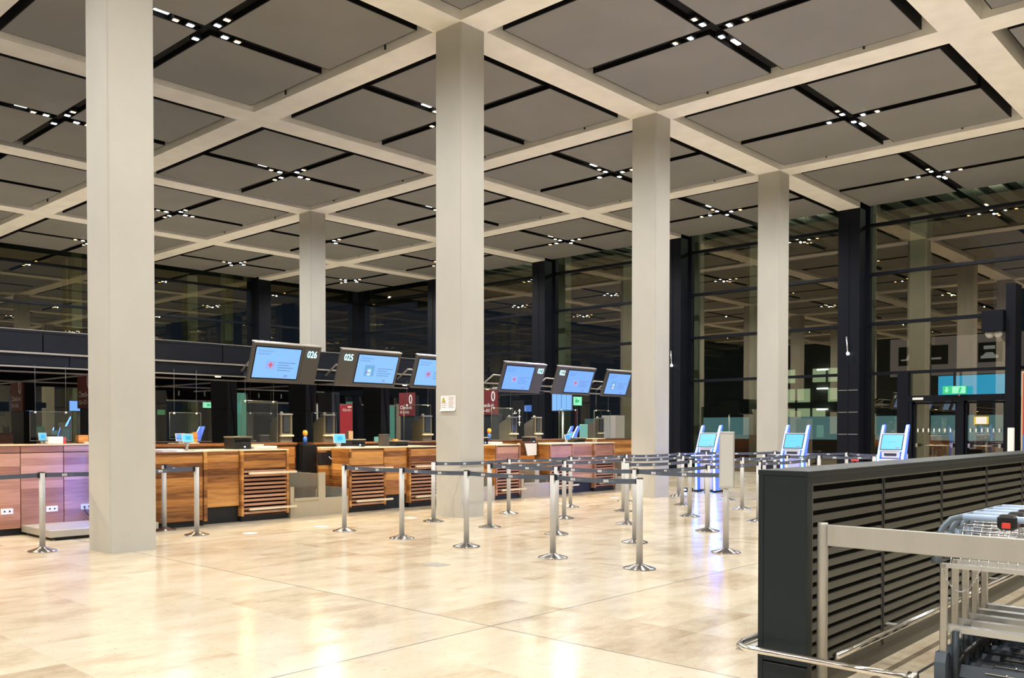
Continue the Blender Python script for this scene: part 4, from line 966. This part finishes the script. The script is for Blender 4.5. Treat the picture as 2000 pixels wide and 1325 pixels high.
# ================================================================== self-service kiosks
def kiosk(x, y, label):
    t = thing('self_service_kiosk', label, 'kiosk', (x, y, 0), 'white and blue self-service kiosks')
    MB().box(x-.12, x+.42, y-.27, y+.27, .012, .05, bev=.008).build('base', 'black', t)
    MB().box(x+.0, x+.30, y-.17, y+.17, .05, .95, bev=.02).build('body', 'kiosk', t)
    for s in (-1, 1):
        prof = [(-.03, .05), (.22, .05), (.20, .6), (.13, 1.0), (.27, 1.45), (.32, 1.58), (.30, 1.62), (.25, 1.60), (.17, 1.45), (-.02, 1.02), (-.06, .95)]
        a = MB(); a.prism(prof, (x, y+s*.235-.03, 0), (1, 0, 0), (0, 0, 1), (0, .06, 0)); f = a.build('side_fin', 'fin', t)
        a = MB(); a.prism([(-.034, .06), (-.064, .95), (-.024, 1.02), (.166, 1.45), (.246, 1.6), (.252, 1.6), (.172, 1.45), (-.018, 1.02), (-.058, .95), (-.028, .06)], (x-.004, y+s*.235-.018, 0), (1, 0, 0), (0, 0, 1), (0, .036, 0)); a.build('light_strip', 'led' if s < 0 else 'ledwhite', f)
    V = Vector((.20, 0, .44)).normalized(); O = Vector((x-.03, y+.235, 1.07)); U = Vector((0, -1, 0)); N = Vector((.91, 0, -.41))
    a = MB(); a.obox(O+N*.0, U*.47, V*.40, N*.05, 'kiosk'); h = a.build('screen_housing', None, t)
    a = MB(); a.obox(O+U*.02+V*.02-N*.004, U*.43, V*.36, N*.004, 'plastic'); a.obox(O+U*.035+V*.035-N*.008, U*.40, V*.33, N*.004, 'cyan')
    a.text('Coming soon...', O+U*.235+V*.19-N*.011, U, V, .026, 'cyandk', 'C', 1.0); a.box(0, 0, 0, 0, 0, 0) if False else None
    a.obox(O+U*.32+V*.06-N*.010, U*.07, V*.012, N*.001, 'scr_pur'); a.build('screen', None, t)
    a = MB(); a.box(x-.05, x+.10, y-.17, y+.17, .93, 1.06, 'kiosk'); a.box(x-.054, x-.05, y-.12, y+.12, .965, 1.02, 'navy'); a.build('printer_slot', None, t)
    a = MB(); a.box(x-.16, x+.05, y-.20, y+.20, .86, .90, bev=.015); a.build('shelf', 'kiosk', t)
    a = MB(); a.tube([(x-.10, y+.27, .91), (x-.10, y+.33, .91)], .035); a.build('scanner', 'ledwhite', t)
    return t
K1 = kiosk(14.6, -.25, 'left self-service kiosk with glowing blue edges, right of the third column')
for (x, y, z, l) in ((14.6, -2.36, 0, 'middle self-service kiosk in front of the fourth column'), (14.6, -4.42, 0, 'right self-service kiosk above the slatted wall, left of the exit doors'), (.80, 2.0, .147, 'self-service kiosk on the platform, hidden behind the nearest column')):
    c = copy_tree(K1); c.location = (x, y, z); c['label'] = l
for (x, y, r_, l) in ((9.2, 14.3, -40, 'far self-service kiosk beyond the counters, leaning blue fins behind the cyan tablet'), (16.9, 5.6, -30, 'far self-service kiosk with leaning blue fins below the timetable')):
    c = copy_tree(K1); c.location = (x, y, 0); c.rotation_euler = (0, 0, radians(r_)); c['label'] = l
def glow(x, y, z, e, col=(.22, .38, 1.0), r=.05):
    l = bpy.data.lights.new('led_glow', 'POINT'); l.energy = e; l.color = col; l.shadow_soft_size = r
    o = bpy.data.objects.new('led_glow', l); COL.objects.link(o); o.location = (x, y, z); return o
for i_, x in enumerate((16.4, 16.4)):
    t = thing('weighing_unit', ('black and white equipment behind the left kiosk', 'black equipment behind the middle kiosk')[i_], 'equipment', (x, -.6-i_*2, 0)); y = -.75-i_*2.1
    MB().box(x, x+.5, y-.9, y, .35, .75, bev=.02).build('body', 'plastic', t); MB().box(x, x+.5, y-.9, y, .02, .12).build('base', 'panelsteel', t); MB().box(x+.2, x+.3, y-.6, y-.3, .12, .35).build('column', 'black', t)
t = thing('plug_box', 'small black socket box with blue lights at the left kiosk foot', 'socket box', (14.5, .15, 0)); MB().box(14.35, 14.6, .08, .32, 0, .09, bev=.01).build('body', 'black', t); MB().box(14.34, 14.35, .13, .19, .04, .07).build('light', 'ledwhite', t)
t = thing('red_button', 'red emergency button dome on a small stand beyond the slatted wall', 'button', (13.9, -3.9, 0)); MB().lathe(13.9, -3.95, [(.12, 0), (.03, .03), (.025, .86)], 12).build('stand', 'black', t); MB().lathe(13.9, -3.95, [(.07, .86), (.075, .90), (.05, .93), (.02, .96)], 16).build('dome', 'redplastic', t)
tag(MB().box(20.5, 20.62, -5.2, -5.33, 0, 1.55, bev=.01).build('white_pillar_sign', 'white'), 'slim white upright board in front of the left exit door', 'sign board')

# ================================================================== slatted wall and bumper rails
WX0, WX1, WY0, WY1, WZ = -.23, 9.2, -8.80, -8.52, 1.303
t = thing('slatted_wall', 'low black free-standing wall with dark bronze slatted side in the right foreground', 'partition wall', (WX0, WY0, 0))
MB().box(WX0, WX1, WY1-.03, WY1, .085, WZ-.03).build('rear_panel', 'wallblack', t)
MB().box(WX0, WX0+.02, WY0, WY1-.031, .205, WZ-.03, bev=.002).build('end_panel', 'wallblack', t); MB().box(WX0, WX0+.02, WY0, WY1-.031, .0, .195, bev=.002).build('end_plinth', 'wallblack', t)
MB().box(WX0-.003, WX1, WY0-.003, WY1+.003, WZ-.03, WZ, bev=.003).build('top', 'wallblack', t)
b = MB(); b.box(WX0+.02, WX0+.075, WY0, WY0+.03, .09, WZ-.03); b.box(WX0+.0755, WX1, WY0, WY0+.03, WZ-.075, WZ-.03); b.build('frame', 'wallblack', t)
b = MB(); b.box(WX0+.075, WX1, WY0+.002, WY0+.012, WZ-.085, WZ-.075); b.box(WX0+.078, WX0+.09, WY0+.002, WY0+.012, .1, WZ-.08); b.build('frame_bead', 'slat', t)
MB().box(WX0+.04, WX1, WY0+.10, WY0+.12, .05, WZ-.05).build('backing', 'track', t)
MB().box(WX0+.02, WX1, WY0+.035, WY0+.05, 0, .10).build('skirting', 'slat', t)
seams = [-.13, 1.07, 2.33, 3.59, 4.85, 6.1, 7.35, 8.6, 9.18]
for a, c in zip(seams, seams[1:]):
    fr = MB(); fr.box(a+.005, a+.028, WY0+.03, WY0+.055, .10, WZ-.09); fr.box(c-.028, c-.005, WY0+.03, WY0+.055, .10, WZ-.09); pnl = fr.build('slat_frame', 'kick', t)
    sl = MB(); pitch = .0515; nn = int((WZ-.09-.10)/(pitch*1.0))
    nn = 16
    for k in range(nn):
        z = .105+k*(WZ-.2-.0)/nn
        sl.obox((a+.028, WY0+.028, z), (c-a-.056, 0, 0), (0, .012, .0), (0, .005, .039))
    sl.build('slats', 'slat', pnl)
t = thing('bumper_rail', 'polished steel bumper rail bent around the end of the black wall', 'rail', (-.36, -8.9, .29))
pts = [(.6, -8.42, .285), (.0, -8.42, .285), (-.22, -8.425, .285), (-.315, -8.45, .285), (-.355, -8.51, .285), (-.36, -8.6, .285), (-.36, -9.05, .285), (-.36, -9.38, .285)]
MB().tube(pts, .019, None, 12).build('tube', 'chrome', t)
MB().lathe(-.36, -9.40, [(.0, .285)], 3) if False else None
MB().tube([(-.36, -9.37, .285), (-.36, -9.41, .285)], .034, None, 16).build('end_cap', 'chrome', t)
b = MB(); b.box(-.34, -.02, -8.50, -8.44, .262, .27); b.build('bracket', 'panelsteel', t)
t = thing('side_bumper_rail', 'straight polished steel bumper rail along the slatted side of the wall', 'rail', (0, -8.95, .25))
MB().tube([(-.06, -8.90, .255), (WX1, -8.90, .255)], .021, None, 12).build('tube', 'chrome', t)
for x in (1.05, 2.31, 3.57, 4.83, 6.1): MB().obox((x-.03, -8.90, .25), (.06, 0, 0), (0, .10, 0), (0, 0, .008)).build('bracket', 'panelsteel', t)
st(MB().box(-.2, 12, -9.05, -9.03, 0, .003).build('trim_8', 'kick'))
# barrier rail in front of the trolleys
t = thing('trolley_barrier', 'steel post and flat panel barrier in front of the luggage trolleys', 'barrier', (-.15, -8.86, 0))
MB().lathe(-.15, -8.857, [(.0285, 0), (.0285, 1.005), (.026, 1.015)], 28).build('post', 'panelsteel', t)
MB().box(-.165, -.135, -8.885, -11.2, .888, 1.006, bev=.003).build('flat_panel', 'panelsteel', t)
MB().lathe(-.15, -8.857, [(.06, 0), (.06, .008)], 24).build('foot_plate', 'steel', t)
MB().lathe(-.15, -11.2, [(.0285, 0), (.0285, 1.01)], 20).build('post', 'panelsteel', t)

# ================================================================== luggage trolleys
def trolley(X):
    t = thing('luggage_trolley', '', 'luggage trolley', (X, -9.66, 0), 'nested luggage trolleys')
    yl, yr = -9.36, -9.96; ym = (yl+yr)/2
    for y in (yl, yr):
        b = MB(); b.box(X-.014, X+.014, y-.018, y+.018, .16, .80, bev=.005); b.build('upright', 'steel', t)
        b = MB(); b.prism([(-.05, .10), (.05, .10), (.06, .16), (.05, .27), (.02, .31), (-.03, .31), (-.055, .26)], (X-.01, y+.028, 0), (1, 0, 0), (0, 0, 1), (0, -.056, 0)); b.build('corner_buffer', 'buffer', t)
    # tray
    b = MB(); b.box(X-.014, X+.014, yl, yr, .775, .80); b.build('tray_bar', 'alu', t)
    b = MB()
    for k in range(5): b.tube([(X+.02+k*.045, yl-.02, .835+k*.016), (X+.02+k*.045, yr+.02, .835+k*.016)], .004, None, 5)
    for k in range(13):
        y = yl-.03-k*.045; b.tube([(X-.0, y, .80), (X+.02, y, .835), (X+.20, y, .90), (X+.26, y, 1.0)], .003, None, 4)
    for k in range(3): b.tube([(X+.20+k*.025, yl-.03, .93+k*.032), (X+.20+k*.025, yr+.03, .93+k*.032)], .0045, None, 5)
    b.tube([(X+.20, yl-.03, .90), (X+.27, yl-.03, 1.0)], .0045, None, 5); b.build('wire_basket', 'wire', t)
    # handle
    b = MB(); b.tube([(X-.03, yl+.03, .86), (X-.035, yl+.025, .94), (X-.02, yl+.0, 1.00), (X+.0, yl-.035, 1.045), (X+.01, yl-.075, 1.058), (X+.01, ym, 1.06), (X+.01, yr+.075, 1.058), (X+.0, yr+.035, 1.045), (X-.02, yr, 1.0), (X-.035, yr-.025, .94), (X-.03, yr-.03, .86)], .016, None, 10); h = b.build('handle', 'tube', t)
    for yy in (yl+.03, yr-.03): b = MB(); b.tube([(X-.03, yy, .80), (X-.03, yy, .955)], .026, None, 10); b.build('handle_socket', 'tube', h)
    b = MB(); b.tube([(X+.01, yl-.09, 1.06), (X+.01, yr+.09, 1.06)], .0185, None, 12); b.build('handle_sleeve', 'sleeve', h)
    b = MB(); b.box(X-.03, X+.05, ym+.045, ym-.045, 1.005, 1.085, bev=.014); c = b.build('coin_lock', 'plastic', t)
    b = MB(); b.box(X-.035, X-.028, ym+.02, ym-.02, 1.015, 1.045, bev=.003); b.build('lock_button', 'redplastic', c)
    b = MB()
    for k in range(6): ring(b, Vector((X-.03+(k % 2)*.004, ym+.01+k*.004, 1.0-k*.014)), .008, .0022, k % 2)
    b.build('lock_chain', 'wire', c)
    # platform
    b = MB(); b.box(X+.012, X+.03, yl, yr, .42, .455); b.box(X+.03, X+.07, yl, yr, .448, .455); b.build('crossbar', 'alu', t)
    for y in (yl-.06, yr+.06):
        b = MB(); b.tube([(X+.0, y, .43), (X+.0, y, .14)], .019, None, 12); b.build('frame_leg', 'navy', t)
        b = MB(); b.tube([(X, y, .24), (X+.10, y-.02, .30), (X+.30, ym+(y-ym)*.5, .42), (X+.62, ym+(y-ym)*.35, .40)], .014, None, 8); b.build('frame_strut', 'plastic', t)
        b = MB(); b.tube([(X+.02, y-.013, .08), (X+.02, y+.013, .08)], .078, None, 20); b.build('wheel', 'plastic', t)
    # rounded rubber deck board
    b = MB(); n = 10; poly = []
    for k in range(n+1): a = pi/2+pi*k/n; poly.append((-.215+.04*cos(a)*1.0, .038*sin(a)))
    for k in range(n+1): a = -pi/2+pi*k/n; poly.append((.215+.04*cos(a), .038*sin(a)))
    b.prism(poly, (X+.02, ym, .215), (0, -1, 0), (.55, 0, .8), (.018, 0, -.012)); b.build('rubber_deck', 'navy', t)
    b = MB(); b.box(X+.012, X+.018, ym+.10, ym-.14, .222, .226); b.lathe(X+.014, ym, [(.0085, .225), (.006, .232)], 8); b.build('deck_fitting', 'wire', t)
    b = MB(); b.box(X+.04, X+.80, ym-.12, ym-.10, .17, .195); b.box(X+.04, X+.80, ym+.10, ym+.12, .17, .195); b.box(X+.78, X+.80, ym-.12, ym+.12, .17, .195); b.build('platform_rail', 'alu', t)
    b = MB(); b.tube([(X+.74, ym-.012, .06), (X+.74, ym+.012, .06)], .058, None, 16); b.build('wheel', 'plastic', t)
    return t
def ring(b, c, R, r, flip):
    n = 10; u = Vector((0, 1, 0)) if flip else Vector((1, 0, 0)); v = Vector((0, 0, 1))
    b.tube([c+u*(R*cos(2*pi*k/n)*.65)+v*(R*sin(2*pi*k/n)) for k in range(n)], r, None, 5, closed=True)
t0 = trolley(.25)
tl = ['nearest luggage trolley, with a chain looped under its tray', 'second luggage trolley from the front of the nested row', 'third luggage trolley from the front of the nested row', 'fourth luggage trolley from the front of the nested row', 'rearmost luggage trolley of the nested row at the right photo edge']
t0['label'] = tl[0]
for k in range(1, 5):
    c = copy_tree(t0); c.location = (.25+k*.205, -9.66, 0); c['label'] = tl[k]
b = MB(); n = 34
for k in range(n):
    s = k/(n-1); y = -9.345-.20*s; x = .225
    # catenary-like hang from the left upright to the tray
    z = .795-.135*(1-((s-.48)/.52)**2) if s > .48 else .80-.14*(1-((.48-s)/.48)**2)
    z = .80-.145*(4*s*(1-s))**.9
    c = Vector((x, y, z)); R = .0075
    dz = 1-2*s; tdir = Vector((0, -.20, -.145*4*dz*.9)).normalized(); nn_ = Vector((1, 0, 0)) if k % 2 else tdir.cross(Vector((1, 0, 0)))
    b.tube([c+tdir*(R*cos(2*pi*q/8))+nn_*(R*.55*sin(2*pi*q/8)) for q in range(8)], .0018, None, 4, closed=True)
b.build('chain', 'wire', t0)
bpy.context.view_layer.update()
